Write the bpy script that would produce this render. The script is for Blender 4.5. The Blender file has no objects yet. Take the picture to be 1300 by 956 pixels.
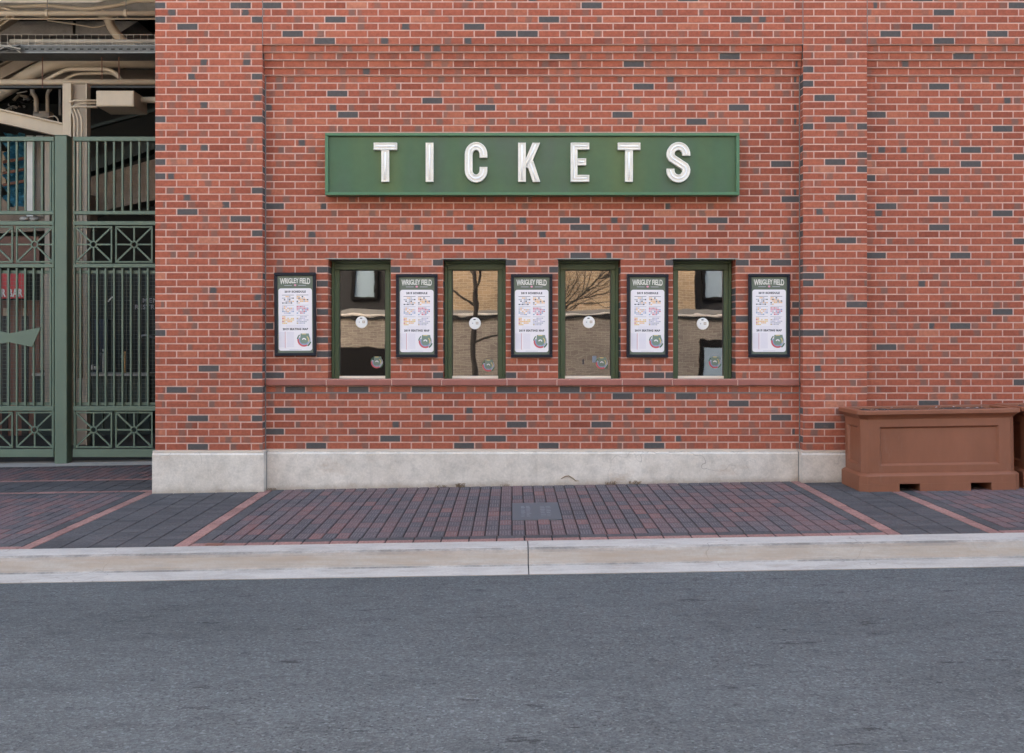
import bpy, math, random
from mathutils import Vector, Matrix
R = math.radians
SC = bpy.context.scene
COL = SC.collection
rnd = random.Random(11)

# ------------------------------------------------------------------ camera
F = 1310.0                      # focal length in photo pixels (photo is 1300 wide)
CAMY, CAMZ = -10.0, 1.4
cam_d = bpy.data.cameras.new('camera'); cam = bpy.data.objects.new('camera', cam_d); COL.objects.link(cam)
cam.location = (0, CAMY, CAMZ); cam.rotation_euler = (R(90), 0, 0)
cam_d.sensor_width = 36; cam_d.lens = 36 * F / 1300; cam_d.shift_y = -45 / 1300
cam_d.clip_start = 0.05; cam_d.clip_end = 2000
SC.camera = cam

def P(px, py, Y=0.0):
    d = Y - CAMY
    return Vector(((px - 650) * d / F, Y, CAMZ - (py - 433) * d / F))

def g(x, y):                    # paving level: rises to the right and towards the wall
    return 0.0165 * x + 0.01 * y

# ------------------------------------------------------------------ light
SUN_EL, SUN_AZ = 33.0, -24.0    # azimuth measured from +Y (behind the building) towards +X
w = bpy.data.worlds.new('World'); SC.world = w; w.use_nodes = True
nt = w.node_tree; nt.nodes.clear()
sky = nt.nodes.new('ShaderNodeTexSky'); sky.sky_type = 'NISHITA'; sky.sun_disc = False
sky.sun_elevation = R(SUN_EL); sky.sun_rotation = R(SUN_AZ)
sky.air_density = 1.0; sky.dust_density = 6.0; sky.ozone_density = 0.4
bg = nt.nodes.new('ShaderNodeBackground'); bg.inputs['Strength'].default_value = 0.12
wo = nt.nodes.new('ShaderNodeOutputWorld')
wt = nt.nodes.new('ShaderNodeMix'); wt.data_type = 'RGBA'; wt.blend_type = 'MULTIPLY'; wt.inputs[0].default_value = 1
wt.inputs[7].default_value = (1.07, 1.0, .90, 1); nt.links.new(sky.outputs[0], wt.inputs[6]); nt.links.new(wt.outputs[2], bg.inputs[0]); nt.links.new(bg.outputs[0], wo.inputs[0])
sd = bpy.data.lights.new('sun', 'SUN'); sd.energy = 5.0; sd.angle = R(0.5); sd.color = (1.0, 0.93, 0.82)
so = bpy.data.objects.new('sun', sd); COL.objects.link(so)
S = Vector((math.sin(R(SUN_AZ)) * math.cos(R(SUN_EL)), math.cos(R(SUN_AZ)) * math.cos(R(SUN_EL)), math.sin(R(SUN_EL))))
so.rotation_euler = (-S).to_track_quat('-Z', 'Y').to_euler(); so.location = (-5, 20, 20)
vs = SC.view_settings
vs.view_transform = 'Standard'; vs.look = 'None'; vs.gamma = 1; vs.use_curve_mapping = False
vs.exposure = 3.45
SC.cycles.use_denoising = True
SC.cycles.max_bounces = 7; SC.cycles.diffuse_bounces = 4; SC.cycles.glossy_bounces = 4
SC.cycles.transparent_max_bounces = 8; SC.cycles.caustics_reflective = False; SC.cycles.caustics_refractive = False

# ------------------------------------------------------------------ material helpers
def lin(h):
    if isinstance(h, (tuple, list)): return tuple(h[:3]) + (1,)
    v = [int(h[i:i+2], 16) / 255 for i in (0, 2, 4)]
    return tuple((c / 12.92 if c <= .04045 else ((c + .055) / 1.055) ** 2.4) for c in v) + (1,)

class Mat:
    def __init__(s, name, color=(.5, .5, .5), rough=.6, metal=0, spec=.5):
        s.m = bpy.data.materials.new(name); s.m.use_nodes = True
        s.t = s.m.node_tree; s.b = s.t.nodes['Principled BSDF']
        s.b.inputs['Base Color'].default_value = lin(color)
        s.b.inputs['Roughness'].default_value = rough; s.b.inputs['Metallic'].default_value = metal
        s.b.inputs['Specular IOR Level'].default_value = spec
    def n(s, typ, **kw):
        x = s.t.nodes.new('ShaderNode' + typ)
        for k, v in kw.items(): setattr(x, k, v)
        return x
    def l(s, a, b): s.t.links.new(a, b)
    def co(s, scale=(1, 1, 1), kind='Object'):
        tc = s.n('TexCoord'); mp = s.n('Mapping'); mp.inputs['Scale'].default_value = scale
        s.l(tc.outputs[kind], mp.inputs['Vector']); return mp.outputs['Vector']
    def noise(s, scale, detail=4, rough=.6, vec=None, st=(1, 1, 1)):
        x = s.n('TexNoise'); x.inputs['Scale'].default_value = scale
        x.inputs['Detail'].default_value = detail; x.inputs['Roughness'].default_value = rough
        s.l(vec if vec is not None else s.co(st), x.inputs['Vector']); return x.outputs['Fac']
    def ramp(s, fac, stops):
        x = s.n('ValToRGB'); e = x.color_ramp.elements
        while len(e) < len(stops): e.new(0.5)
        for i, (p, c) in enumerate(stops):
            e[i].position = p; e[i].color = lin(c) if not isinstance(c, (int, float)) else (c, c, c, 1)
        s.l(fac, x.inputs['Fac']); return x.outputs['Color']
    def mix(s, fac, a, b, typ='MIX'):
        x = s.n('Mix', data_type='RGBA', blend_type=typ)
        for v, sock in ((fac, x.inputs[0]), (a, x.inputs[6]), (b, x.inputs[7])):
            if isinstance(v, (int, float)): sock.default_value = v if sock == x.inputs[0] else (v, v, v, 1)
            elif isinstance(v, (str, tuple)): sock.default_value = lin(v)
            else: s.l(v, sock)
        return x.outputs[2]
    def math(s, op, a, b=0.0, clamp=False):
        x = s.n('Math', operation=op); x.use_clamp = clamp
        for v, sock in ((a, x.inputs[0]), (b, x.inputs[1])):
            if isinstance(v, (int, float)): sock.default_value = v
            else: s.l(v, sock)
        return x.outputs[0]
    def base(s, c): s.l(c, s.b.inputs['Base Color'])
    def bump(s, h, strength=.3, dist=.002):
        x = s.n('Bump'); x.inputs['Strength'].default_value = strength; x.inputs['Distance'].default_value = dist
        s.l(h, x.inputs['Height']); s.l(x.outputs['Normal'], s.b.inputs['Normal'])

def plain(name, c, rough=.6, metal=0, var=.12, scale=6, bump=.1, spec=.5):
    M = Mat(name, c, rough, metal, spec)
    if var:
        n1 = M.noise(scale, 5, .65)
        k = M.ramp(n1, [(.3, 1 - var), (.7, 1 + 0.0)])
        M.base(M.mix(1.0, c, k, 'MULTIPLY'))
        n2 = M.noise(scale * 12, 3)
        if bump: M.bump(n2, bump, .002)
        rr = M.math('ADD', M.math('MULTIPLY', n1, .2), rough - .1, True); M.l(rr, M.b.inputs['Roughness'])
    return M.m

# brick: attribute bk = (random, type, patch position, patch strength); uv = position in the brick
def brick_mat():
    M = Mat('brick', rough=.88, spec=.25)
    at = M.n('Attribute', attribute_name='bk'); sep = M.n('SeparateColor'); M.l(at.outputs['Color'], sep.inputs[0])
    rr, ty, pp = sep.outputs[0], sep.outputs[1], sep.outputs[2]; ps = at.outputs['Alpha']
    uv = M.n('UVMap'); uv.uv_map = 'uv'; su = M.n('SeparateXYZ'); M.l(uv.outputs[0], su.inputs[0]); u = su.outputs[0]
    body = M.ramp(rr, [(0, (.245, .065, .038)), (.3, (.305, .084, .049)), (.65, (.355, .101, .058)), (.93, (.395, .126, .072)), (1, (.44, .165, .10))])
    n = M.noise(26, 5, .7)
    body = M.mix(1.0, body, M.ramp(n, [(.3, .72), (.7, 1.15)]), 'MULTIPLY')
    # flashed patch across part of the brick
    wob = M.math('MULTIPLY', M.math('SUBTRACT', M.noise(30, 3), .5), .22)
    du = M.math('ABSOLUTE', M.math('ADD', M.math('SUBTRACT', u, pp), wob))
    edge = M.ramp(du, [(.12, 1.0), (.22, 0.0)])
    fm = M.math('MULTIPLY', edge, ps)
    body = M.mix(fm, body, M.mix(M.noise(40, 2), (.17, .095, .07), (.125, .10, .088)))
    dark = M.mix(M.noise(35, 4), (.056, .050, .048), (.104, .092, .087))
    hd = M.math('MULTIPLY', M.math('GREATER_THAN', ty, .3), M.math('LESS_THAN', ty, .7))
    col = M.mix(M.math('MULTIPLY', edge, hd), body, dark)
    col = M.mix(M.math('GREATER_THAN', ty, .7), col, dark)
    # faint lime bloom and dirt
    lime = M.ramp(M.noise(3.1, 7, .75), [(.60, 0.0), (.78, .30)])
    col = M.mix(lime, col, (.45, .26, .2))
    col = M.mix(1.0, col, M.ramp(M.noise(.55, 5, .7, st=(1, 1, .6)), [(.3, .88), (.7, 1.07)]), 'MULTIPLY')
    M.base(col)
    h = M.math('ADD', M.noise(90, 4, .7), M.math('MULTIPLY', M.noise(60, 2, st=(4, 4, .6)), .5))
    M.bump(h, .6, .003)
    return M.m
MB_BRICK = brick_mat()
def mortar_mat():
    M = Mat('mortar', rough=.95, spec=.1)
    a = M.noise(2.3, 5, .7); b = M.noise(45, 3)
    M.base(M.mix(1.0, M.ramp(a, [(.3, (.52, .315, .26)), (.7, (.63, .41, .345))]), M.ramp(b, [(.2, .82), (.8, 1.08)]), 'MULTIPLY'))
    M.bump(b, .5, .003); return M.m
MB_MORTAR = mortar_mat()

def concrete(name, c1, c2, stain=None, sc=1.4, streak=(1, 1, 1)):
    M = Mat(name, rough=.85, spec=.25)
    a = M.noise(sc, 8, .72, st=streak); b = M.noise(60, 4, .7); c = M.noise(sc * 5, 6, .7, st=streak)
    col = M.ramp(a, [(.3, c1), (.7, c2)])
    col = M.mix(1.0, col, M.ramp(b, [(.25, .84), (.75, 1.08)]), 'MULTIPLY')
    col = M.mix(1.0, col, M.ramp(c, [(.3, .80), (.55, 1.04)]), 'MULTIPLY')
    if stain:
        d = M.noise(sc * 2.2, 9, .8, st=(.5, 1, 1.2)); col = M.mix(M.ramp(d, [(.56, 0.0), (.72, .55)]), col, stain)
        # hairline cracks
        v = M.n('TexVoronoi', feature='DISTANCE_TO_EDGE'); v.inputs['Scale'].default_value = 1.1
        wv = M.n('VectorMath', operation='ADD'); nn = M.n('TexNoise'); nn.inputs['Scale'].default_value = 3
        M.l(M.co(), nn.inputs['Vector']); M.l(M.co(), wv.inputs[0]); M.l(nn.outputs['Color'], wv.inputs[1]); M.l(wv.outputs[0], v.inputs['Vector'])
        cr = M.math('MULTIPLY', M.ramp(v.outputs['Distance'], [(0, 1.0), (.006, 0.0)]), M.ramp(M.noise(.9, 2), [(.5, 0.0), (.6, .6)]))
        col = M.mix(cr, col, (.12, .11, .10))
    if name == 'plinth_concrete':    # grime along the foot
        tc = M.n('TexCoord'); sz = M.n('SeparateXYZ'); M.l(tc.outputs['Object'], sz.inputs[0])
        hgt = M.math('SUBTRACT', sz.outputs[2], M.math('MULTIPLY', sz.outputs[0], .0165))
        low = M.ramp(M.math('ADD', hgt, M.math('MULTIPLY', M.noise(5, 6, .8), .12)), [(.06, 1.0), (.12, 0.0)])
        col = M.mix(M.math('MULTIPLY', low, .55), col, (.23, .165, .11))
        sk = M.noise(7, 7, .8, st=(1, 1, .12)); col = M.mix(M.ramp(sk, [(.57, 0.0), (.68, .35)]), col, (.33, .29, .25))
    if name == 'kerb_concrete':      # upright face mottled tan by its facing, rounded lip stained dark
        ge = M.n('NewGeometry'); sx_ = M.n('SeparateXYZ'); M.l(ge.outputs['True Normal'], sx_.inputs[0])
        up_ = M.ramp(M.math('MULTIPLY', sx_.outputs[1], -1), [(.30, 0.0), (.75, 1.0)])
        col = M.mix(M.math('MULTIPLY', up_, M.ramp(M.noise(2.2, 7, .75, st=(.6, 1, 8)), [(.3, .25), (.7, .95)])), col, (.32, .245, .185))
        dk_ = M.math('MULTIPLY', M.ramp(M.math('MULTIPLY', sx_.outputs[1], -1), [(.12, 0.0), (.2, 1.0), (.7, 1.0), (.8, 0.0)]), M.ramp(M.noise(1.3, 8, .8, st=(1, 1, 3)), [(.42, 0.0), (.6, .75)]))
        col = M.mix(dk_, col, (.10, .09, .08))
    M.base(col); M.bump(M.math('ADD', b, c), .35, .004); return M.m
M_PLINTH = concrete('plinth_concrete', (.52, .455, .39), (.66, .595, .525), (.42, .29, .20))
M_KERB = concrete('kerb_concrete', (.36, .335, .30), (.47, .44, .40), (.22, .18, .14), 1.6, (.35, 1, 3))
M_CONC = concrete('grey_concrete', (.30, .285, .27), (.42, .40, .375), (.20, .185, .17), .8)
M_RAKER = concrete('raker_concrete', (.32, .26, .22), (.46, .385, .33), (.18, .15, .13), 2.5)
M_STONE = plain('cast_stone', (.52, .49, .44), .8, var=.15)
M_CHIP = plain('oxide_sill', (.30, .105, .078), .75, var=.2, scale=9, bump=.3)
M_FLASH = plain('cream_flashing', (.62, .52, .43), .6)
M_SEAL = plain('grey_sealant', (.17, .165, .16), .7)
M_LINTEL = plain('lintel_steel', (.30, .31, .28), .5)

def asphalt():
    M = Mat('asphalt', rough=.86, spec=.3)
    a = M.noise(.9, 6, .65); f = M.noise(130, 4, .85); p = M.noise(9, 7, .75, st=(.55, 1.4, 1))
    v = M.n('TexVoronoi'); v.inputs['Scale'].default_value = 95; M.l(M.co(), v.inputs['Vector'])
    sv = M.n('SeparateColor'); M.l(v.outputs['Color'], sv.inputs[0])
    v2 = M.n('TexVoronoi'); v2.inputs['Scale'].default_value = 38; M.l(M.co(), v2.inputs['Vector'])
    col = M.ramp(a, [(.3, (.090, .099, .101)), (.7, (.112, .122, .124))])
    col = M.mix(1.0, col, M.ramp(sv.outputs[0], [(0, .70), (.5, .96), (.9, 1.15), (1, 1.6)]), 'MULTIPLY')
    col = M.mix(1.0, col, M.ramp(f, [(.3, .78), (.7, 1.2)]), 'MULTIPLY')
    col = M.mix(1.0, col, M.ramp(p, [(.28, .72), (.52, 1.05)]), 'MULTIPLY')
    d = M.noise(5.5, 7, .8, st=(.6, 1.7, 1)); col = M.mix(M.ramp(d, [(.612, 0.0), (.635, .8)]), col, (.025, .025, .027))
    col = M.mix(M.math('MULTIPLY', M.ramp(v2.outputs['Distance'], [(.14, .85), (.26, 0.0)]), M.ramp(M.noise(2.5, 4), [(.40, .1), (.58, 1.0)])), col, (.03, .03, .03))
    big = M.noise(.45, 4, .6, st=(.35, 1.3, 1)); col = M.mix(1.0, col, M.ramp(big, [(.35, .82), (.65, 1.08)]), 'MULTIPLY')
    wv = M.n('VectorMath', operation='ADD'); nn = M.n('TexNoise'); nn.inputs['Scale'].default_value = 1.7; nn.inputs['Detail'].default_value = 6
    M.l(M.co(), nn.inputs['Vector']); M.l(M.co((.35, .6, 1)), wv.inputs[0]); M.l(nn.outputs['Color'], wv.inputs[1])
    vc = M.n('TexVoronoi', feature='DISTANCE_TO_EDGE'); vc.inputs['Scale'].default_value = .8; M.l(wv.outputs[0], vc.inputs['Vector'])
    ck = M.math('MULTIPLY', M.ramp(vc.outputs['Distance'], [(0, 1.0), (.004, 0.0)]), M.ramp(M.noise(.7, 3), [(.52, 0.0), (.6, .55)])); col = M.mix(ck, col, (.03, .03, .031))
    M.base(col); M.bump(M.math('ADD', f, v.outputs['Distance']), .8, .006); return M.m
M_ASPH = asphalt()

def paver_mat():
    M = Mat('pavers', rough=.85, spec=.3)
    at = M.n('Attribute', attribute_name='bk'); sep = M.n('SeparateColor'); M.l(at.outputs['Color'], sep.inputs[0])
    rr, ty = sep.outputs[0], sep.outputs[1]
    mixd = M.ramp(rr, [(0, (.070, .066, .070)), (.33, (.092, .078, .082)), (.5, (.112, .080, .081)), (.88, (.136, .082, .080)), (1, (.17, .088, .080))])
    char = M.ramp(rr, [(0, (.056, .055, .057)), (1, (.080, .075, .077))])
    pink = M.ramp(rr, [(0, (.215, .115, .10)), (1, (.30, .165, .14))])
    col = M.mix(M.math('GREATER_THAN', ty, .3), mixd, char)
    col = M.mix(M.math('GREATER_THAN', ty, .7), col, pink)
    n = M.noise(30, 5, .85, st=(2.2, .7, 1)); b = M.noise(1.1, 6, .7)
    col = M.mix(1.0, col, M.ramp(n, [(.3, .62), (.7, 1.42)]), 'MULTIPLY')
    col = M.mix(1.0, col, M.ramp(b, [(.3, .85), (.7, 1.15)]), 'MULTIPLY')
    uv = M.n('UVMap'); uv.uv_map = 'uv'; su = M.n('SeparateXYZ'); M.l(uv.outputs[0], su.inputs[0])
    st_ = M.math('SINE', M.math('MULTIPLY', su.outputs[0], 4 * 2 * math.pi)); inx = M.math('LESS_THAN', M.math('ABSOLUTE', M.math('SUBTRACT', su.outputs[1], .5)), .36)
    m3 = M.math('MULTIPLY', M.math('MULTIPLY', M.ramp(st_, [(.35, 0.0), (.8, 1.0)]), inx), M.math('MULTIPLY', M.ramp(M.noise(16, 3), [(.35, .1), (.6, .75)]), M.math('LESS_THAN', ty, .3)))
    col = M.mix(m3, col, (.19, .155, .16))
    col = M.mix(M.ramp(M.noise(5, 8, .8), [(.60, 0.0), (.72, .22)]), col, (.26, .25, .24))
    M.base(col); M.bump(n, .6, .003); return M.m
M_PAVE = paver_mat()
M_FLOOR = concrete('worn_floor', (.07, .066, .062), (.11, .105, .098), (.05, .045, .04), .8)
M_PJOINT = plain('paver_joint', (.018, .010, .011), .95)
M_GREEN = plain('gate_green', (.103, .148, .103), .5, var=.12, scale=3)
M_GREEN2 = plain('gate_green_dark', (.05, .085, .062), .5, var=.1, scale=3)
M_WGREEN = plain('window_green', (.062, .095, .045), .45, var=.12, scale=9)
M_SGREEN = plain('sign_green_frame', (.052, .145, .070), .4, var=.1, scale=5)
def sign_mat():
    M = Mat('sign_green_panel', rough=.38, spec=.4)
    a = M.noise(1.1, 3, .5, st=(1.6, 1, .35)); b = M.noise(9, 5, .7)
    M.base(M.mix(1.0, M.ramp(a, [(.32, (.052, .082, .066)), (.5, (.040, .098, .046)), (.68, (.062, .112, .040))]), M.ramp(b, [(.3, .9), (.7, 1.06)]), 'MULTIPLY')); return M.m
M_SPANEL = sign_mat()
M_LET = plain('letter_cream', (.74, .69, .61), .4, var=.16, scale=14)
M_LETIN = plain('letter_inner', (.50, .47, .42), .45, var=.3, scale=20)
M_TUBE = plain('neon_glass', (.80, .79, .77), .15, var=.05, scale=20, bump=0)
M_NAVY = plain('frame_navy', (.009, .011, .018), .45, var=.1, spec=.25)
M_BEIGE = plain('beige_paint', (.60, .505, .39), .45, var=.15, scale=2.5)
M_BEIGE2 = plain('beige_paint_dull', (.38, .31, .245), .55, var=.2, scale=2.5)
M_GALV = plain('galvanised', (.30, .31, .32), .42, .6, var=.25, scale=7)
M_WHITE = plain('white_paint', (.70, .68, .65), .5, var=.12)
M_TRIM = plain('cream_tray', (.86, .76, .62), .5, var=.05)
M_DISC = plain('disc_white', (.86, .85, .82), .4, var=.03)
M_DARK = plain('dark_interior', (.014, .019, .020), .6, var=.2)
M_BLACKP = plain('black_paint', (.012, .012, .013), .45, var=.1)
M_DGREEN = plain('dark_green_steel', (.016, .032, .028), .5, var=.2)
M_WIRE = plain('mesh_wire', (.13, .16, .135), .5, var=0)
M_TRAY = plain('tray_steel', (.17, .18, .19), .5, .3, var=.5, scale=16)
M_BROWN = plain('kiosk_brown', (.20, .09, .062), .6, var=.25)
M_TAN = plain('kiosk_tan', (.48, .37, .26), .6, var=.15)
M_RED = plain('sign_red', (.50, .022, .03), .45, var=.08)
M_BLUE = plain('tarp_blue', (.10, .36, .52), .55, var=.45, scale=4, bump=.4)
M_TOP = plain('counter_top', (.46, .44, .40), .4, var=.15)
M_ORANGE = plain('amber_lamp', (.75, .45, .2), .4, var=.1)

def planter_mat():
    M = Mat('planter_terracotta', rough=.55, spec=.4)
    a = M.noise(1.8, 6, .7, st=(1, 1, .4)); b = M.noise(70, 3)
    col = M.ramp(a, [(.3, (.180, .064, .031)), (.7, (.240, .088, .046))])
    col = M.mix(M.ramp(M.noise(9, 8, .8, st=(1, 1, .25)), [(.58, 0.0), (.75, .3)]), col, (.27, .16, .12))
    M.base(col); M.bump(b, .12, .002); return M.m
M_PLANT = planter_mat()
M_SOIL = plain('potting_soil', (.05, .04, .035), .95, var=.5, scale=30, bump=.8)
M_LEAF = plain('dry_leaf', (.27, .18, .10), .8, var=.4, scale=20)
M_PRINT = {k: plain('print_' + k, c, .35, var=0, spec=.35) for k, c in dict(
    white=(.74, .69, .70), green=(.115, .135, .10), ink=(.05, .05, .06), letter=(.66, .63, .57), pink=(.62, .26, .34),
    orange=(.72, .42, .17), yellow=(.66, .50, .20), red=(.52, .10, .11), blue=(.20, .30, .44), grey=(.40, .39, .43),
    lilac=(.50, .46, .56), field=(.17, .23, .18), dkgreen=(.05, .12, .06), tan=(.45, .33, .18), steel=(.20, .235, .28)).items()}

def glass_mat():
    M = Mat('mirror_glass'); t = M.t
    t.nodes.remove(M.b); out = [n for n in t.nodes if n.type == 'OUTPUT_MATERIAL'][0]
    gl = M.n('BsdfGlossy'); gl.inputs['Roughness'].default_value = .012; gl.inputs['Color'].default_value = (.68, .685, .69, 1)
    tr = M.n('BsdfTransparent'); tr.inputs['Color'].default_value = (.42, .45, .44, 1)
    mx = M.n('MixShader'); mx.inputs[0].default_value = .62
    n1 = M.noise(2.6, 2, .4, st=(1, 1, 1.8))
    bp = M.n('Bump'); bp.inputs['Strength'].default_value = 1; bp.inputs['Distance'].default_value = .00042
    M.l(n1, bp.inputs['Height']); M.l(bp.outputs[0], gl.inputs['Normal'])
    M.l(tr.outputs[0], mx.inputs[1]); M.l(gl.outputs[0], mx.inputs[2]); M.l(mx.outputs[0], out.inputs[0])
    return M.m
M_GLASS = glass_mat()

def facade_brick(name, c1, c2, mort):
    M = Mat(name, rough=.9, spec=.2)
    tc = M.n('TexCoord'); sp = M.n('SeparateXYZ'); cb = M.n('CombineXYZ')
    M.l(tc.outputs['Object'], sp.inputs[0]); M.l(M.math('ADD', sp.outputs[0], sp.outputs[1]), cb.inputs[0]); M.l(sp.outputs[2], cb.inputs[1])
    b = M.n('TexBrick'); M.l(cb.outputs[0], b.inputs['Vector']); b.inputs['Scale'].default_value = 1
    b.inputs['Brick Width'].default_value = .205; b.inputs['Row Height'].default_value = .068; b.inputs['Mortar Size'].default_value = .006
    b.inputs['Color1'].default_value = lin(c1); b.inputs['Color2'].default_value = lin(c2); b.inputs['Mortar'].default_value = lin(mort)
    col = M.mix(1.0, b.outputs['Color'], M.ramp(M.noise(1.1, 6), [(.3, .75), (.7, 1.15)]), 'MULTIPLY')
    M.base(col); M.bump(b.outputs['Fac'], -.4, .006); return M.m
M_FTAN = facade_brick('facade_tan_brick', (.25, .185, .118), (.19, .14, .09), (.30, .26, .21))
M_FGREY = facade_brick('facade_grey_brick', (.160, .142, .125), (.118, .104, .093), (.215, .20, .18))
M_FRED = facade_brick('upper_red_brick', (.33, .09, .055), (.25, .07, .05), (.5, .32, .26))
M_SLATE = plain('slate_panel', (.020, .021, .024), .7, var=.1, spec=.1)
M_FDARK = plain('far_dark', (.008, .008, .009), .8, var=.1, spec=.05)
M_CORN = plain('cornice_grey', (.14, .14, .14), .8)
M_WGLASS = plain('far_window_glass', (.18, .24, .30), .08, var=.05, spec=.8)
M_BARK = plain('bark', (.022, .018, .015), .9, var=.4, scale=14, bump=.6)

# ------------------------------------------------------------------ mesh builder
class MB:
    def __init__(s): s.v = []; s.f = []; s.mi = []; s.m = []; s.at = None; s.uv = None
    def slot(s, m):
        if m not in s.m: s.m.append(m)
        return s.m.index(m)
    def poly(s, pts, m, at=None, uv=None):
        n = len(s.v); s.v += [tuple(p) for p in pts]; s.f.append(tuple(range(n, n + len(pts)))); s.mi.append(s.slot(m))
        if at is not None:
            if s.at is None: s.at = []; s.uv = []
            s.at.append((at, uv))
        return s
    def raw(s, V, Fs, m):
        n = len(s.v); s.v += [tuple(p) for p in V]; k = s.slot(m)
        for f in Fs: s.f.append(tuple(i + n for i in f)); s.mi.append(k)
    def box(s, x0, x1, y0, y1, z0, z1, m, bev=0):
        if bev <= 0:
            V = [(x, y, z) for z in (z0, z1) for y in (y0, y1) for x in (x0, x1)]
            s.raw(V, [(0, 2, 3, 1), (4, 5, 7, 6), (0, 1, 5, 4), (2, 6, 7, 3), (0, 4, 6, 2), (1, 3, 7, 5)], m); return s
        b = bev; lo = (x0, y0, z0); hi = (x1, y1, z1); V = []; idx = {}
        for sx in (0, 1):
            for sy in (0, 1):
                for sz in (0, 1):
                    for ax in range(3):
                        c = []
                        for i, sg in enumerate((sx, sy, sz)):
                            e = hi[i] if sg else lo[i]
                            if i != ax: e += -b if sg else b
                            c.append(e)
                        idx[(sx, sy, sz, ax)] = len(V); V.append(c)
        I = idx; Fc = []
        for ax in range(3):
            for sg in (0, 1):
                o = [i for i in range(3) if i != ax]; q = []
                for (a, b2) in ((0, 0), (1, 0), (1, 1), (0, 1)):
                    k = [0, 0, 0]; k[ax] = sg; k[o[0]] = a; k[o[1]] = b2; q.append(I[(*k, ax)])
                Fc.append(tuple(q))
        for ax in range(3):       # edges along ax
            o = [i for i in range(3) if i != ax]
            for a in (0, 1):
                for b2 in (0, 1):
                    k0 = [0, 0, 0]; k0[o[0]] = a; k0[o[1]] = b2; k1 = list(k0); k1[ax] = 1
                    Fc.append((I[(*k0, o[0])], I[(*k1, o[0])], I[(*k1, o[1])], I[(*k0, o[1])]))
        for sx in (0, 1):
            for sy in (0, 1):
                for sz in (0, 1): Fc.append(tuple(I[(sx, sy, sz, a)] for a in range(3)))
        s.raw(V, Fc, m); return s
    def bar(s, a, b, wd, dp, m, up=(0, 1, 0)):     # bar from a to b: width across, depth along up
        a = Vector(a); b = Vector(b); t = (b - a).normalized(); u = Vector(up); sd_ = t.cross(u)
        if sd_.length < 1e-4: sd_ = t.cross(Vector((1, 0, 0)))
        sd_.normalize(); u = sd_.cross(t)
        V = [p + sd_ * sx * wd / 2 + u * sy * dp / 2 for p in (a, b) for sy in (-1, 1) for sx in (-1, 1)]
        s.raw(V, [(0, 2, 3, 1), (4, 5, 7, 6), (0, 1, 5, 4), (2, 6, 7, 3), (0, 4, 6, 2), (1, 3, 7, 5)], m); return s
    def tube(s, pts, r, m, n=10, caps=True):
        pts = [Vector(p) for p in pts]; rs = r if isinstance(r, (list, tuple)) else [r] * len(pts)
        V = []; prev = None
        for i, p in enumerate(pts):
            t = (pts[min(i + 1, len(pts) - 1)] - pts[max(i - 1, 0)]).normalized()
            if prev is None:
                a = t.cross(Vector((0, 0, 1)));
                if a.length < .01: a = t.cross(Vector((1, 0, 0)))
            else: a = prev - t * prev.dot(t)
            a.normalize(); prev = a; b = t.cross(a)
            V += [p + (a * math.cos(2 * math.pi * k / n) + b * math.sin(2 * math.pi * k / n)) * rs[i] for k in range(n)]
        Fc = [(i * n + k, i * n + (k + 1) % n, (i + 1) * n + (k + 1) % n, (i + 1) * n + k) for i in range(len(pts) - 1) for k in range(n)]
        if caps: Fc += [tuple(reversed(range(n))), tuple(range((len(pts) - 1) * n, len(pts) * n))]
        s.raw(V, Fc, m); return s
    def extr(s, poly, y0, y1, m):      # polygon in xz extruded along y
        n = len(poly); V = [(x, y0, z) for x, z in poly] + [(x, y1, z) for x, z in poly]
        s.raw(V, [tuple(range(n)), tuple(range(2 * n - 1, n - 1, -1))] + [(i, i + n, (i + 1) % n + n, (i + 1) % n) for i in range(n)], m); return s
    def build(s, name, parent=None, origin=None, smooth=False):
        o0 = Vector(origin) if origin is not None else (world_loc(parent) if parent else Vector((0, 0, 0)))
        me = bpy.data.meshes.new(name)
        me.from_pydata([Vector(p) - o0 for p in s.v], [], s.f); me.update()
        for m in s.m: me.materials.append(m)
        me.polygons.foreach_set('material_index', s.mi)
        if smooth: me.polygons.foreach_set('use_smooth', [True] * len(s.f))
        if s.at:
            ca = me.color_attributes.new('bk', 'FLOAT_COLOR', 'CORNER'); ul = me.uv_layers.new(name='uv')
            cd = []; ud = []
            for (a, u), f in zip(s.at, s.f):
                cd += list(a) * len(f)
                for q in u: ud += [q[0], q[1]]
            ca.data.foreach_set('color', cd); ul.data.foreach_set('uv', ud)
        ob = bpy.data.objects.new(name, me); COL.objects.link(ob)
        if parent: ob.parent = parent; ob.location = o0 - world_loc(parent)
        else: ob.location = o0
        return ob

def world_loc(o):
    l = Vector((0, 0, 0))
    while o: l += o.location; o = o.parent
    return l
def tag(o, label=None, cat=None, group=None, kind=None):
    if label: o['label'] = label
    if cat: o['category'] = cat
    if group: o['group'] = group
    if kind: o['kind'] = kind
    return o
def thing(name, loc, label, cat, group=None):
    o = bpy.data.objects.new(name, None); o.location = loc; o.empty_display_size = .1; COL.objects.link(o)
    return tag(o, label, cat, group)
def copy_tree(o, parent=None):
    c = o.copy(); COL.objects.link(c)
    if parent: c.parent = parent
    for ch in list(o.children): copy_tree(ch, c)
    return c

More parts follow.
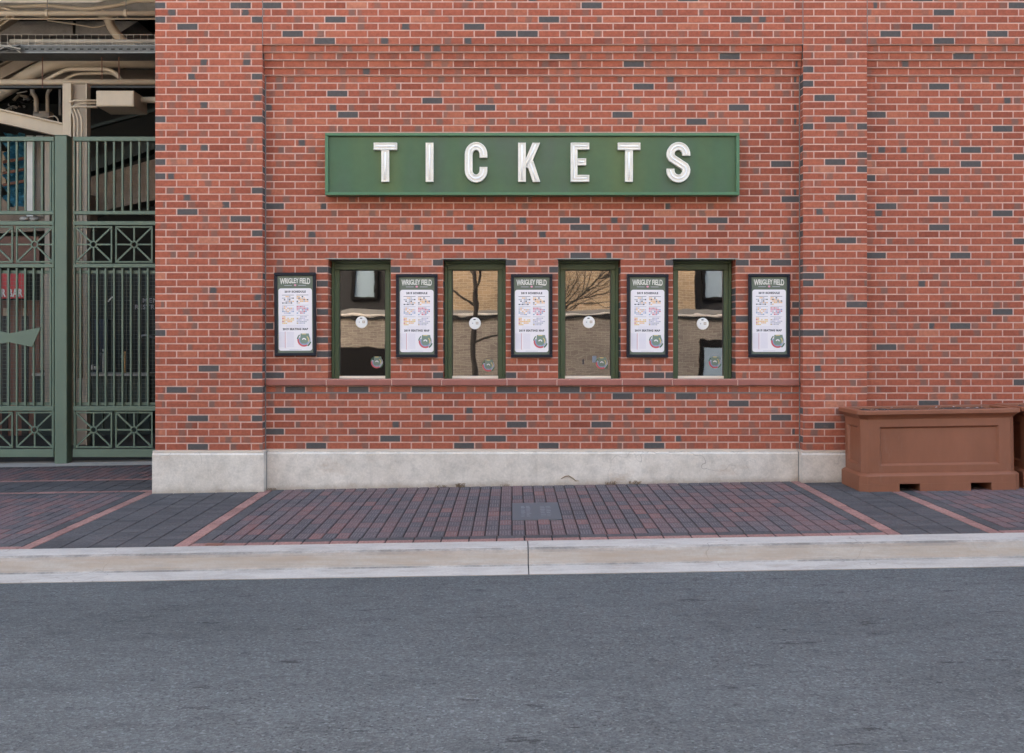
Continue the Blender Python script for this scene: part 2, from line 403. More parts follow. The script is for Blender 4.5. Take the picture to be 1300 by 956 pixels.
def text2d(body, size, offset=0, sx=1.0, space=1.0, align='CENTER'):
    cu = bpy.data.curves.new('t', 'FONT'); cu.body = body; cu.size = size; cu.offset = offset; cu.space_character = space
    cu.align_x = align; cu.resolution_u = 3
    ob = bpy.data.objects.new('t', cu); COL.objects.link(ob)
    dg = bpy.context.evaluated_depsgraph_get(); me = ob.evaluated_get(dg).to_mesh()
    V = [(v.co.x * sx, v.co.y) for v in me.vertices]; Fs = [tuple(p.vertices) for p in me.polygons]
    bpy.data.objects.remove(ob); bpy.data.curves.remove(cu)
    return V, Fs

# ------------------------------------------------------------------ brickwork
L, CH, Z0 = .2048, .06827, .3514

# dark bricks read off the photo: (origin x, origin y, scale, [full], [half])
DK = [
 (190, 0, 5, [(575,40),(68,40),(776,40),(68,130),(238,175),(1190,130),(922,220),(1122,265),(1205,597),(1255,730),(68,762),(678,130),(680,487),(680,762)],
  [(143,85),(605,85),(345,397),(617,397),(265,487),(685,625),(345,670),(757,685),(1162,685)]),
 (450, 0, 5, [(770,175),(968,217),(1100,217),(1237,130),(502,640),(838,687),(1275,360)], [(325,175),(190,262),(722,262),(392,313),(525,313),(727,3),(1130,3),(75,458)]),
 (710, 0, 5, [(208,40),(815,1),(1148,125),(1075,357),(470,408),(535,550),(1130,683),(398,728),(863,773)], [(1290,125),(705,505)]),
 (970, 0, 3.939, [(900,62),(797,131),(636,168),(900,203),(1170,165),(1270,22),(998,282),(222,348),(222,418),(878,432),(302,488),(358,596),(222,632),(492,630),(558,572),(878,572),(1195,643),(790,1)],
  [(162,320),(155,397),(155,538),(155,606),(1218,500),(557,27),(705,322)]),
 (190, 170, 5, [(72,92),(72,182),(72,272),(680,362),(235,496),(573,541),(680,632),(797,461),(1105,858)], [(213,92),(347,92),(135,272),(238,405),(487,450),(893,593),(1030,635),(965,55),(1107,461)]),
 (190, 350, 4.158, [(57,297),(562,371),(310,488),(562,524),(141,600),(562,602),(252,745),(565,745),(252,887),(658,813),(878,885),(717,707),(628,260),(662,523),(915,42),(923,185),(918,336),(918,408),(780,598),(1078,598)], [(333,75),(572,110)]),
 (450, 240, 5, [(628,331),(525,463),(1258,508),(990,463),(258,508)], [(1068,197),(400,243),(733,243),(1193,288),(930,331)]),
 (710, 240, 5, [(50,197),(120,243),(985,197),(655,331),(1255,376),(120,420),(690,467),(1160,465)], [(683,109),(548,242),(350,197),(318,420)]),
 (930, 160, 3.5135, [(208,170),(253,327),(580,127),(460,161),(578,192),(507,320),(1210,8),(1065,104),(1280,137),(1060,168),(920,202),(612,233),(920,326),(682,357),(1203,389),(918,451),(1280,515),(1012,577),(635,577),(113,546),(208,608),(508,508)],
  [(278,296),(665,104),(763,104),(387,383),(655,389)]),
 (930, 340, 3.5135, [(353,34),(335,66),(550,161),(350,286),(1200,194),(1007,257),(675,350),(1275,509),(862,600),(28,604),(202,664),(402,696),(35,223),(280,162),(275,225),(275,288)], [(885,257),(380,446),(272,724),(845,68)]),
 (440, 470, 4.815, [(77,117),(460,117),(960,117),(587,283),(1033,324),(268,406),(907,406),(718,449),(1220,449),(1000,30),(560,26)], [(302,322),(750,240)]),
 (700, 470, 4.815, [(97,117),(610,120),(420,161),(805,161),(1127,201),(293,322),(615,450),(613,30),(710,30)], [(590,240),(652,406),(772,406)]),
]
DARK = []
for ox, oy, s_, full, half in DK:
    for (a, b) in full: DARK.append((ox + a / s_, oy + b / s_, 1))
    for (a, b) in half: DARK.append((ox + a / s_, oy + b / s_, 0))
used = set()

def brick_panel(mb, org, U, N, x0, x1, k0, k1, pe, po, plane=0.0, holes=(), front=False, depth=.008, rate=.03, lift=0):
    """org + U*x + N*off.  U, N unit vectors in the xy plane; plane = y of the face, used to look dark bricks up."""
    org = Vector(org); U = Vector(U); N = Vector(N); up = Vector((0, 0, 1)); j = .0059; ch = .0014
    dk = {}
    if front:
        for (px, py, t) in DARK:
            q = P(px, py, plane); k = math.floor((q.z - Z0) / CH)
            if x0 - .002 <= q.x <= x1 + .002 and k0 <= k < k1: dk.setdefault(k, []).append((q.x, t))
    for k in range(k0, k1):
        z = Z0 + k * CH; ph = pe if k % 2 == 0 else po
        segs = [(x0, x1)]
        for (ha, hb, ka, kb) in holes:
            if ka <= k < kb:
                ns = []
                for a, b in segs:
                    if hb <= a or ha >= b: ns.append((a, b)); continue
                    if ha > a: ns.append((a, ha))
                    if hb < b: ns.append((hb, b))
                segs = ns
        for (a, b) in segs:
            A = org + U * a - N * .0038; B = org + U * b - N * .0038
            mb.poly([A + up * z, B + up * z, B + up * (z + CH), A + up * (z + CH)], MB_MORTAR, (0, 0, 0, 0), [(0, 0)] * 4)
            n = math.floor((a - ph) / L); cuts = [a]
            while ph + (n + 1) * L < b - .03:
                n += 1; c = ph + n * L
                if c > a + .03: cuts.append(c)
            cuts.append(b)
            for i in range(len(cuts) - 1):
                ca = cuts[i] + (j if i else .0005); cb = cuts[i + 1] - (j if i < len(cuts) - 2 else .0005)
                jj = rnd.uniform(-.0012, .0012); ca += max(jj, 0) if i else 0; cb += min(jj, 0)
                r = min(1, max(0, rnd.gauss(.5, .2))); ty = 0; pp = rnd.choice((rnd.uniform(0, .3), rnd.uniform(.7, 1), rnd.uniform(.2, .8)))
                ps = rnd.uniform(.25, .8) if rnd.random() < .42 else 0
                for (dx, t) in dk.get(k, ()):
                    if cuts[i] <= dx < cuts[i + 1]:
                        if t: ty = 1
                        else: ty = .5; pp = (dx - ca) / (cb - ca)
                if not front or plane < -5:
                    if rnd.random() < rate: ty = 1
                at = (r, ty, pp, ps); zl = z + j + rnd.uniform(-.0006, .0006); zh = z + CH - j + rnd.uniform(-.0006, .0006); zl += lift; zh += lift
                fo = rnd.uniform(-.0012, .0012); tl = rnd.uniform(-.0008, .0008)
                O = [org + U * x + N * (-ch) + up * zz for x, zz in ((ca, zl), (cb, zl), (cb, zh), (ca, zh))]
                I_ = [org + U * x + N * (fo + tt) + up * zz for x, zz, tt in ((ca + ch, zl + ch, tl), (cb - ch, zl + ch, -tl), (cb - ch, zh - ch, -tl), (ca + ch, zh - ch, tl))]
                Bk = [p - N * (depth - ch) for p in O]
                lu = (cb - ca) / L
                q = [(0, 0), (lu, 0), (lu, 1), (0, 1)]
                if lu < .99: q = [(0, 0), (1, 0), (1, 1), (0, 1)]
                mb.poly(I_, MB_BRICK, at, q)
                for e in range(4):
                    f = (e + 1) % 4
                    mb.poly([O[e], O[f], I_[f], I_[e]], MB_BRICK, at, [q[e], q[f], q[f], q[e]])
                    mb.poly([Bk[e], Bk[f], O[f], O[e]], MB_BRICK, at, [q[e], q[f], q[f], q[e]])
XA, XB, XC, XD = -3.42, -2.393, 2.791, 3.404     # left pier, recess, right pier, right wall
YF = -.11; KT = 76; XR = 8.0
BLD = thing('ticket_building', (0, 0, 0), 'red brick ticket office with four small windows, stone base and two shallow piers', 'building')
X_ = (1, 0, 0); NY = (0, -1, 0)
WIN = [-1.783 + 1.1148 * i for i in range(4)]; WW = .608; WD = .20
HOL = [(a, a + WW, 10, 27) for a in WIN]

m = MB(); brick_panel(m, (0, YF, 0), X_, NY, XA, XB, 0, KT, XA + L / 2, XA, YF, front=True)
brick_panel(m, (XB, 0, 0), (0, 1, 0), (1, 0, 0), YF + .009, .004, 0, 57, -1, -1, rate=.30)
brick_panel(m, (XA, 0, 0), (0, 1, 0), (-1, 0, 0), YF + .009, 3.0, 0, KT, 0, L / 2, -99)
m.build('brick_pier', BLD)
m = MB(); brick_panel(m, (0, YF, 0), X_, NY, XC, XD, 0, KT, XC, XC + L / 2, YF, front=True)
brick_panel(m, (XC, 0, 0), (0, 1, 0), (-1, 0, 0), YF + .009, .004, 0, 57, -1, -1, rate=.2)
brick_panel(m, (XD, 0, 0), (0, 1, 0), (1, 0, 0), YF + .009, .004, 0, 57, -1, -1, rate=.2)
m.build('brick_pier', BLD)

def corbels(mb, x0, x1, pe, po):
    for k in range(53, 57):
        y = YF * (k - 52) / 5; yb = YF * (k - 53) / 5
        brick_panel(mb, (0, y, 0), X_, NY, x0, x1, k, k + 1, pe, po, y, front=True, depth=.03, lift=.002)
        z = Z0 + k * CH
        mb.poly([(x0, y + .0038, z), (x1, y + .0038, z), (x1, yb + .01, z), (x0, yb + .01, z)], MB_MORTAR, (0, 0, 0, 0), [(0, 0)] * 4)
    z = Z0 + 57 * CH; y = YF; yb = YF * 4 / 5
    mb.poly([(x0, y + .003, z + .004), (x1, y + .003, z + .004), (x1, yb + .01, z + .004), (x0, yb + .01, z + .004)], MB_MORTAR, (0, 0, 0, 0), [(0, 0)] * 4)

m = MB(); pe, po = -2.205, -2.3075
brick_panel(m, (0, 0, 0), X_, NY, XB, XC, 0, 53, pe, po, 0, HOL, front=True)
corbels(m, XB + .002, XC - .002, pe, po)
brick_panel(m, (0, YF, 0), X_, NY, XB + .005, XC - .005, 57, KT, pe, po, YF, front=True)
for a in WIN:      # window reveals
    brick_panel(m, (a, 0, 0), (0, 1, 0), (1, 0, 0), .009, WD + .03, 10, 27, -1, -1, rate=.4)
    brick_panel(m, (a + WW, 0, 0), (0, 1, 0), (-1, 0, 0), .009, WD + .03, 10, 27, -1, -1, rate=.4)
m.build('brick_wall', BLD)
m = MB(); pe, po = 3.5266, 3.629
brick_panel(m, (0, 0, 0), X_, NY, XD, XR, 0, 53, pe, po, 0, front=True)
corbels(m, XD + .002, XR, pe, po)
brick_panel(m, (0, YF, 0), X_, NY, XD + .005, XR, 57, KT, pe, po, YF, front=True)
m.build('brick_wall', BLD)
for x in (XB, XC, XD): m = MB(); m.box(x - .0048, x + .0048, YF + .0015, YF + .02, Z0 + 57 * CH, Z0 + KT * CH, M_SEAL); m.build('sealant_joint', BLD)
for x in (XB + .001, XC - .011): m = MB(); m.box(x, x + .010, -.004, .006, Z0, Z0 + 53 * CH, M_SEAL); m.build('sealant_joint', BLD)
m = MB(); m.box(XB + .012, XC - .012, -.003, .006, Z0 + 8 * CH - .005, Z0 + 8 * CH + .007, M_SEAL); m.build('drip_flashing', BLD)

def plinth(x0, x1, y, back):
    m = MB(); zt = Z0 - .018
    V = [(y, -.6), (y, zt - .022), (y + .018, zt), (back, zt), (back, -.6)]
    n = len(V); vv = [(x0, a, b) for a, b in V] + [(x1, a, b) for a, b in V]
    m.raw(vv, [tuple(range(n - 1, -1, -1)), tuple(range(n, 2 * n))] + [(i, (i + 1) % n, (i + 1) % n + n, i + n) for i in range(n)], M_PLINTH)
    ob = m.build('stone_base', BLD)
    m = MB(); m.box(x0 + .001, x1 - .001, y + .012, back, zt + .001, Z0 - .001, M_FLASH); m.build('flashing', ob)
    return ob
plinth(XA - .02, XB + .02, YF - .028, .3); plinth(XB + .026, XC - .026, -.028, .3)
plinth(XC - .02, XD + .02, YF - .028, .3); plinth(XD + .026, 14, -.028, .3)
for x in (XB + .0195, XC - .0265): m = MB(); m.box(x, x + .007, -.035, .01, -.3, Z0 - .02, M_SEAL); m.build('sealant_joint', BLD)

# sill stones: long run with joints at the window edges
m = MB(); e = [XB + .012] + [q for a in WIN for q in (a - .012, a + WW + .012)] + [XC - .012]
for i in range(len(e) - 1):
    a, b = e[i] + .004, e[i + 1] - .004
    m.box(a, b, -.036, .004, Z0 + 9 * CH + .004, Z0 + 10 * CH - .006 - (.002 if i % 2 else 0), M_CHIP, .006)
    if i % 2: m.box(a + .014, b - .014, .005, WD + .04, Z0 + 9.2 * CH, Z0 + 10 * CH - .009, M_CHIP)
for x in e[1:-1]: m.box(x - .004, x + .004, -.031, .003, Z0 + 9 * CH + .006, Z0 + 10 * CH - .009, MB_MORTAR)
m.build('window_sill', BLD)
for a in WIN:
    m = MB(); m.box(a - .028, a + WW + .028, -.006, WD + .03, Z0 + 27 * CH - .0005, Z0 + 27 * CH + .0075, M_LINTEL); m.build('steel_lintel', BLD)

# little seating-map drawing: y = plane, layers step towards the viewer
def ring_poly(cx, cz, r0, r1, a0, a1, n=14, sx=1.0):
    o = [(cx + sx * r1 * math.cos(a0 + (a1 - a0) * i / n), cz + r1 * math.sin(a0 + (a1 - a0) * i / n)) for i in range(n + 1)]
    i_ = [(cx + sx * r0 * math.cos(a1 - (a1 - a0) * i / n), cz + r0 * math.sin(a1 - (a1 - a0) * i / n)) for i in range(n + 1)]
    return o + i_
def ring_faces(m, cx, cz, r0, r1, a0, a1, y, mat, n=14):
    for i in range(n):
        b0 = a0 + (a1 - a0) * i / n; b1 = a0 + (a1 - a0) * (i + 1) / n
        m.poly([(cx + r * math.cos(b), y, cz + r * math.sin(b)) for r, b in ((r0, b0), (r1, b0), (r1, b1), (r0, b1))], mat)
def seating_map(m, cx, cz, r, y):
    p = M_PRINT; d = .0004
    ring_faces(m, cx, cz, 0, r * .98, R(150), R(400), y, p['grey'], 20)
    m.poly([(cx - r * .62, y - d, cz - r * .5), (cx + r * .35, y - d, cz - r * .55), (cx + r * .85, y - d, cz + r * .15), (cx + r * .7, y - d, cz + r * .95), (cx - r * .5, y - d, cz + r * .95)], p['field'])
    ring_faces(m, cx, cz, r * .74, r * .98, R(170), R(300), y - 2 * d, p['red'])
    ring_faces(m, cx, cz, r * .60, r * .73, R(150), R(330), y - 2 * d, p['blue'])
    ring_faces(m, cx, cz, r * .90, r * 1.05, R(130), R(172), y - 3 * d, p['dkgreen'])
    ring_faces(m, cx, cz, r * .92, r * 1.10, R(302), R(345), y - 3 * d, p['dkgreen'])
    ring_faces(m, cx, cz, r * .60, r * .72, R(-20), R(50), y - 2 * d, p['yellow'])
    ring_faces(m, cx, cz, r * .14, r * .30, R(0), R(170), y - 4 * d, p['white'])
    m.poly([(cx - .3 * r, y - 4 * d, cz + r * .82), (cx + .3 * r, y - 4 * d, cz + r * .82), (cx + .3 * r, y - 4 * d, cz + r * .93), (cx - .3 * r, y - 4 * d, cz + r * .93)], p['yellow'])

# ticket windows
DISC = [P(459.2, 409, WD + .03), P(603, 410.5, WD + .03), P(747.5, 409, WD + .03), P(892, 411, WD + .03)]
STK = [(478.5, 460), (620, 464), (764, 461), (907.5, 460)]
for i, a in enumerate(WIN):
    x0, x1 = a + .003, a + WW - .003; zb, zt = Z0 + 10 * CH - .008, Z0 + 27 * CH - .002; y = WD - .012; fw = .074; ft = .09
    m = MB()
    m.box(x0, x0 + .028, y - .008, y + .07, zb, zt - .03, M_WGREEN, .003); m.box(x1 - .028, x1, y - .008, y + .07, zb, zt - .03, M_WGREEN, .003)
    m.box(x0, x1, y - .010, y + .07, zt - .029, zt, M_WGREEN, .003)
    m.box(x0 + .029, x0 + fw, y + .004, y + .06, zb, zt - ft, M_WGREEN, .003); m.box(x1 - fw, x1 - .029, y + .004, y + .06, zb, zt - ft, M_WGREEN, .003)
    m.box(x0 + .029, x1 - .029, y + .002, y + .06, zt - ft + .001, zt - .030, M_WGREEN, .003)
    win = m.build('ticket_window', BLD)
    gx0, gx1, gz0, gz1 = x0 + fw, x1 - fw, zb + .030, zt - ft
    gy = WD + .03
    m = MB(); m.box(gx0 - .004, gx1 + .004, gy, gy + .006, gz0 - .004, gz1 + .004, M_GLASS); m.build('glass_pane', win)
    m = MB()      # dark rebate round the pane
    for q in ((gx0, gx0 + .006, gz0, gz1), (gx1 - .006, gx1, gz0, gz1), (gx0 + .006, gx1 - .006, gz1 - .006, gz1)):
        m.box(q[0], q[1], gy - .012, gy - .001, q[2], q[3], M_BLACKP)
    m.build('gasket', win)
    m = MB(); m.box(gx0, gx1, y + .008, gy + .03, zb + .003, gz0 - .002, M_TRIM, .002); m.build('coin_tray', win)
    m = MB(); c = DISC[i]; r = .0585
    for (rr_, y0_, y1_) in ((r, gy - .010, gy - .001), (r * .9, gy - .013, gy - .0101)):
        m.extr([(c.x + rr_ * math.cos(2 * math.pi * k / 36), c.z + rr_ * math.sin(2 * math.pi * k / 36)) for k in range(36)], y0_, y1_, M_DISC)
    yy = gy - .0135
    def dot(dx, dz, w_, h_, mt): m.poly([(c.x + dx - w_, yy, c.z + dz - h_), (c.x + dx + w_, yy, c.z + dz - h_), (c.x + dx + w_, yy, c.z + dz + h_), (c.x + dx - w_, yy, c.z + dz + h_)], mt)
    dot(-.004, .038, .011, .005, M_PRINT['ink']); dot(.021, .002, .012, .012, M_PRINT['tan']); dot(-.022, 0, .004, .006, M_PRINT['grey'])
    yy -= .0004; dot(.021, .002, .007, .007, M_PRINT['white'])
    m.build('speaker_disc', win)
    q = P(*STK[i], gy); m = MB(); y1 = gy - .0012
    seating_map(m, q.x, q.z, .06, y1 - .0004)
    m.build('map_sticker', win)
    if i == 2:
        m = MB(); q4_ = lambda px, py, w_, h_, mt: m.poly([(P(px, py, gy).x + a_ * w_, y1, P(px, py, gy).z + b_ * h_) for a_, b_ in ((-1, -1), (1, -1), (1, 1), (-1, 1))], mt)
        q4_(754.5, 456, .021, .032, M_PRINT['steel']); m.build('taped_note', win)
        m = MB(); q4_(740.5, 459.5, .008, .024, M_PRINT['ink']); m.build('latch', win)
    # booth behind the pane: back board, counter
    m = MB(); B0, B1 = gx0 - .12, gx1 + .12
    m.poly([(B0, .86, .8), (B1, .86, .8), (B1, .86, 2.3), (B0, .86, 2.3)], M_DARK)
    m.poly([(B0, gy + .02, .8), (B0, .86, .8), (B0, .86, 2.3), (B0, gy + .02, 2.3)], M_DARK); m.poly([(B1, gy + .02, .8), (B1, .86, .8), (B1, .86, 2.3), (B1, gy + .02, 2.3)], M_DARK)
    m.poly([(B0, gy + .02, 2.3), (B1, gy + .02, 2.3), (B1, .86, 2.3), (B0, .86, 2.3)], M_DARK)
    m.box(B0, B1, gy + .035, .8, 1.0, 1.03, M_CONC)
    m.build('booth_interior', win)

# upper storeys and the mass behind the brick skin
zt = Z0 + KT * CH
m = MB(); m.box(XA - .06, 15, YF - .05, .6, zt, zt + .28, M_STONE, .02); m.build('stone_band', BLD)
m = MB(); m.box(XA, 15, YF, 15, zt + .281, 16.6, M_FRED); m.box(-15, XA - .001, YF, 15, 7.2, 16.6, M_FRED); m.box(XA + .012, 15, .88, 15, -.5, zt + .28, M_DARK); m.box(XR, 15, 0.001, .87, -.5, zt - .001, M_FRED)  # unseen upper storeys, height chosen to keep the street in shade
ob = m.build('upper_storey', BLD)
m = MB(); m.box(-15.1, 15.1, YF - .12, .5, 16.601, 16.85, M_STONE, .03); m.build('coping', BLD)
for i in range(8):
    x = -13.2 + i * 3.5; m = MB(); m.box(x, x + 1.7, YF - .03, YF + .05, 7.4, 9.9, M_STONE); m.box(x + .1, x + 1.6, YF - .032, YF + .02, 7.5, 9.8, M_WGREEN)
    f = m.build('upper_window', BLD); m = MB(); m.box(x + .18, x + 1.52, YF - .04, YF, 7.58, 9.72, M_WGLASS); m.build('pane', f)

# ------------------------------------------------------------------ the sign
SG = thing('ticket_sign', (.19, YF, 2.79), 'long green framed wall sign reading TICKETS in raised cream letters', 'sign')
yS = -.135; a = P(412.5, 168.5, yS); b = P(939, 247.8, yS); sx0, sx1, sz1, sz0 = a.x, b.x, a.z, b.z; fr = .030
m = MB()
m.box(sx0, sx1, yS, -.012, sz1 - fr, sz1, M_SGREEN, .004); m.box(sx0, sx1, yS, -.012, sz0, sz0 + fr, M_SGREEN, .004)
m.box(sx0, sx0 + fr, yS + .001, -.012, sz0 + fr + .0005, sz1 - fr - .0005, M_SGREEN, .003); m.box(sx1 - fr, sx1, yS + .001, -.012, sz0 + fr + .0005, sz1 - fr - .0005, M_SGREEN, .003)
m.build('sign_frame', SG)
m = MB(); m.box(sx0 + fr + .001, sx1 - fr - .001, yS + .028, -.014, sz0 + fr + .001, sz1 - fr - .001, M_SPANEL); m.build('sign_panel', SG)
for x in (sx0 + .3, sx1 - .36): m = MB(); m.box(x, x + .06, -.0115, .0, sz0 + .1, sz1 - .1, M_GALV); m.build('wall_bracket', SG)

yl = yS + .0275        # letters stand on the panel
def sweep(m, path, prof, mat, flat=()):
    """path: list of (x,z); prof: list of (offset across, y).  Mitred sweep, closed profile."""
    pts = [Vector((p[0], p[1])) for p in path]; n = len(pts); k = len(prof); V = []
    for i, p in enumerate(pts):
        d0 = (pts[i] - pts[i - 1]).normalized() if i else None; d1 = (pts[i + 1] - pts[i]).normalized() if i < n - 1 else None
        if d0 is None: nn = Vector((-d1.y, d1.x))
        elif d1 is None: nn = Vector((-d0.y, d0.x))
        else:
            n0 = Vector((-d0.y, d0.x)); n1 = Vector((-d1.y, d1.x)); nn = (n0 + n1) / max(.3, (1 + n0.dot(n1)))
        if (i == 0 and 0 in flat) or (i == n - 1 and 1 in flat): nn = Vector((1 / nn.x, 0))
        V += [(p.x + nn.x * o, y, p.y + nn.y * o) for o, y in prof]
    Fc = [(i * k + j_, i * k + (j_ + 1) % k, (i + 1) * k + (j_ + 1) % k, (i + 1) * k + j_) for i in range(n - 1) for j_ in range(k)]
    m.raw(V, Fc + [tuple(range(k)), tuple(range(n * k - 1, (n - 1) * k - 1, -1))], mat)
LS = 9.89 / F
def lx(px): return (px - 650) * (10 + yl) / F
def lz(py): return CAMZ - (py - 433) * (10 + yl) / F
W2 = 4.9 * LS          # half stroke
dp = .042
# channel profile: wall, lip, sloped inner, floor
def chan(w_, d_): return [(-w_, yl), (-w_, yl - d_), (-w_ + .006, yl - d_ - .002), (-w_ + .009, yl - d_ + .001), (-w_ + .017, yl - d_ + .005), (w_ - .017, yl - d_ + .005), (w_ - .009, yl - d_ + .001), (w_ - .006, yl - d_ - .002), (w_, yl - d_), (w_, yl)]
def arc(cx, cz, rx, rz, a0, a1, n=14): return [(cx + rx * math.cos(R(a0 + (a1 - a0) * i / n)), cz + rz * math.sin(R(a0 + (a1 - a0) * i / n))) for i in range(n + 1)]
T_, B_ = lz(182.2), lz(231.6); hs = W2
def Tl(x0, x1, xm): return [([(lx(x0), T_ - hs * .92), (lx(x1), T_ - hs * .92)], hs * .92, 0), ([(lx(xm), T_ - 2 * hs * .92 - .001), (lx(xm), B_)], hs, .002)]
def Il(x0, x1): return [([(lx((x0 + x1) / 2), T_), (lx((x0 + x1) / 2), B_)], hs, 0)]
def Cl(x0, x1):
    a, b = lx(x0) + hs, lx(x1) - hs; cx = (a + b) / 2; r = (b - a) / 2; zt_, zb_ = T_ + .006 - hs, B_ - .006 + hs; rz = r * 1.15
    return [([(b, lz(201.0)), (b, zt_ - rz)] + arc(cx, zt_ - rz, r, rz, 0, 180)[1:] + arc(cx, zb_ + rz, r, rz, 180, 360) + [(b, lz(212.8))], hs, 0)]
def Kl(x0, x1):
    a = lx(x0) + hs
    return [([(a, T_), (a, B_)], hs, 0), ([(lx(x1) - hs * 1.12, T_), (a + hs * 1.05, lz(213))], hs * .9, .0015, (0,)), ([(lx(672.6), lz(206)), (lx(x1) - hs * 1.05, B_)], hs * .9, .003, (1,))]
def El(x0, x1):
    a = lx(x0); q = 2 * hs * .92; h = hs * .88
    return [([(lx(x1), T_ - h), (a + hs, T_ - h), (a + hs, B_ + h), (lx(x1), B_ + h)], h, 0), ([(a + 2 * hs - .004, lz(206.4)), (lx(x1) - .03, lz(206.4))], h, .001)]
def Sl(x0, x1):
    a, b = lx(x0) + hs, lx(x1) - hs; cx = (a + b) / 2; r = (b - a) / 2; zt_, zb_ = T_ + .006 - hs, B_ - .006 + hs; rz = r * 1.08
    c1, c2 = zt_ - rz, zb_ + rz
    p = [(b, lz(198.5)), (b, c1)] + arc(cx, c1, r, rz, 0, 180, 16)[1:]
    p += [(a + .003, c1 - .014), (a + .014, c1 - .034), (b - .014, c2 + .034), (b - .003, c2 + .014)] + arc(cx, c2, r, rz, 0, -180, 16) + [(a, lz(215))]
    return [(p, hs, 0)]
for strokes in (Tl(475, 504.5, 489.6), Il(540, 551.5), Cl(590.3, 618.8), Kl(657.7, 686.2), El(723.6, 747.8), Tl(783.9, 812.4, 798), Sl(845.6, 875.4)):
    m = MB(); t = MB()
    for st_ in strokes:
        path, w_, dd = st_[:3]; fl = st_[3] if len(st_) > 3 else ()
        sweep(m, path, chan(w_, dp - dd), M_LET, fl)
        A = Vector(path[0]); B = Vector(path[-1])
        d0 = (Vector(path[1]) - A).normalized() * w_ * .55; d1 = (Vector(path[-2]) - B).normalized() * w_ * .55
        core = [tuple(A + d0)] + [q for q in path[1:-1]] + [tuple(B + d1)]
        for (p, d_) in ((path[0], 1), (path[-1], -1)):      # end caps of the trough
            q = Vector(path[1] if d_ == 1 else path[-2]); p = Vector(p); u = (q - p).normalized(); nrm = Vector((-u.y, u.x))
            if (d_ == 1 and 0 in fl) or (d_ == -1 and 1 in fl): nrm = Vector((1 / nrm.x, 0))
            ww = w_ - .004
            c4 = [p + nrm * ww + u * .001, p - nrm * ww + u * .001, p - nrm * ww + u * .009, p + nrm * ww + u * .009]
            m.extr([(v.x, v.y) for v in c4], yl - dp + dd - .001, yl - dp + dd + .0055, M_LET)
        # twin glass tubes
        for off in (0,):
            pp = []
            for i, c in enumerate(core):
                c = Vector(c); dv = (Vector(core[min(i + 1, len(core) - 1)]) - Vector(core[max(i - 1, 0)])).normalized(); nn = Vector((-dv.y, dv.x))
                pp.append((c.x + nn.x * off, yl - dp + dd + .004, c.y + nn.y * off))
            t.tube(pp, .0075, M_TUBE, 10)
    ob = m.build('letter', SG); t.build('neon_tube', ob, smooth=True)

# ------------------------------------------------------------------ posters
def add_text(m, body, cx, z, size, mat, y, sx=.8, off=0, sp=1.0, arch=0.0, width=None, align='CENTER'):
    V, Fs = text2d(body, size, off, sx, sp, align)
    if width:
        xs = [v[0] for v in V]; k = width / (max(xs) - min(xs)); V = [(v[0] * k, v[1]) for v in V]
    hw = max(abs(v[0]) for v in V) or 1
    m.raw([(cx + v[0], y, z + v[1] * (1 + arch * .5 * (v[0] / hw) ** 2) - arch * size * .35 * (v[0] / hw) ** 2) for v in V], [f for f in Fs], mat)

def rrect(x0, x1, z0, z1, r, n=6):
    p = []
    for (cx, cz, a0) in ((x1 - r, z1 - r, 0), (x0 + r, z1 - r, 90), (x0 + r, z0 + r, 180), (x1 - r, z0 + r, 270)):
        p += [(cx + r * math.cos(R(a0 + 90 * i / n)), cz + r * math.sin(R(a0 + 90 * i / n))) for i in range(n + 1)]
    return p
def q4(m, x0, x1, z0, z1, y, mat): m.poly([(x0, y, z0), (x1, y, z0), (x1, y, z1), (x0, y, z1)], mat)

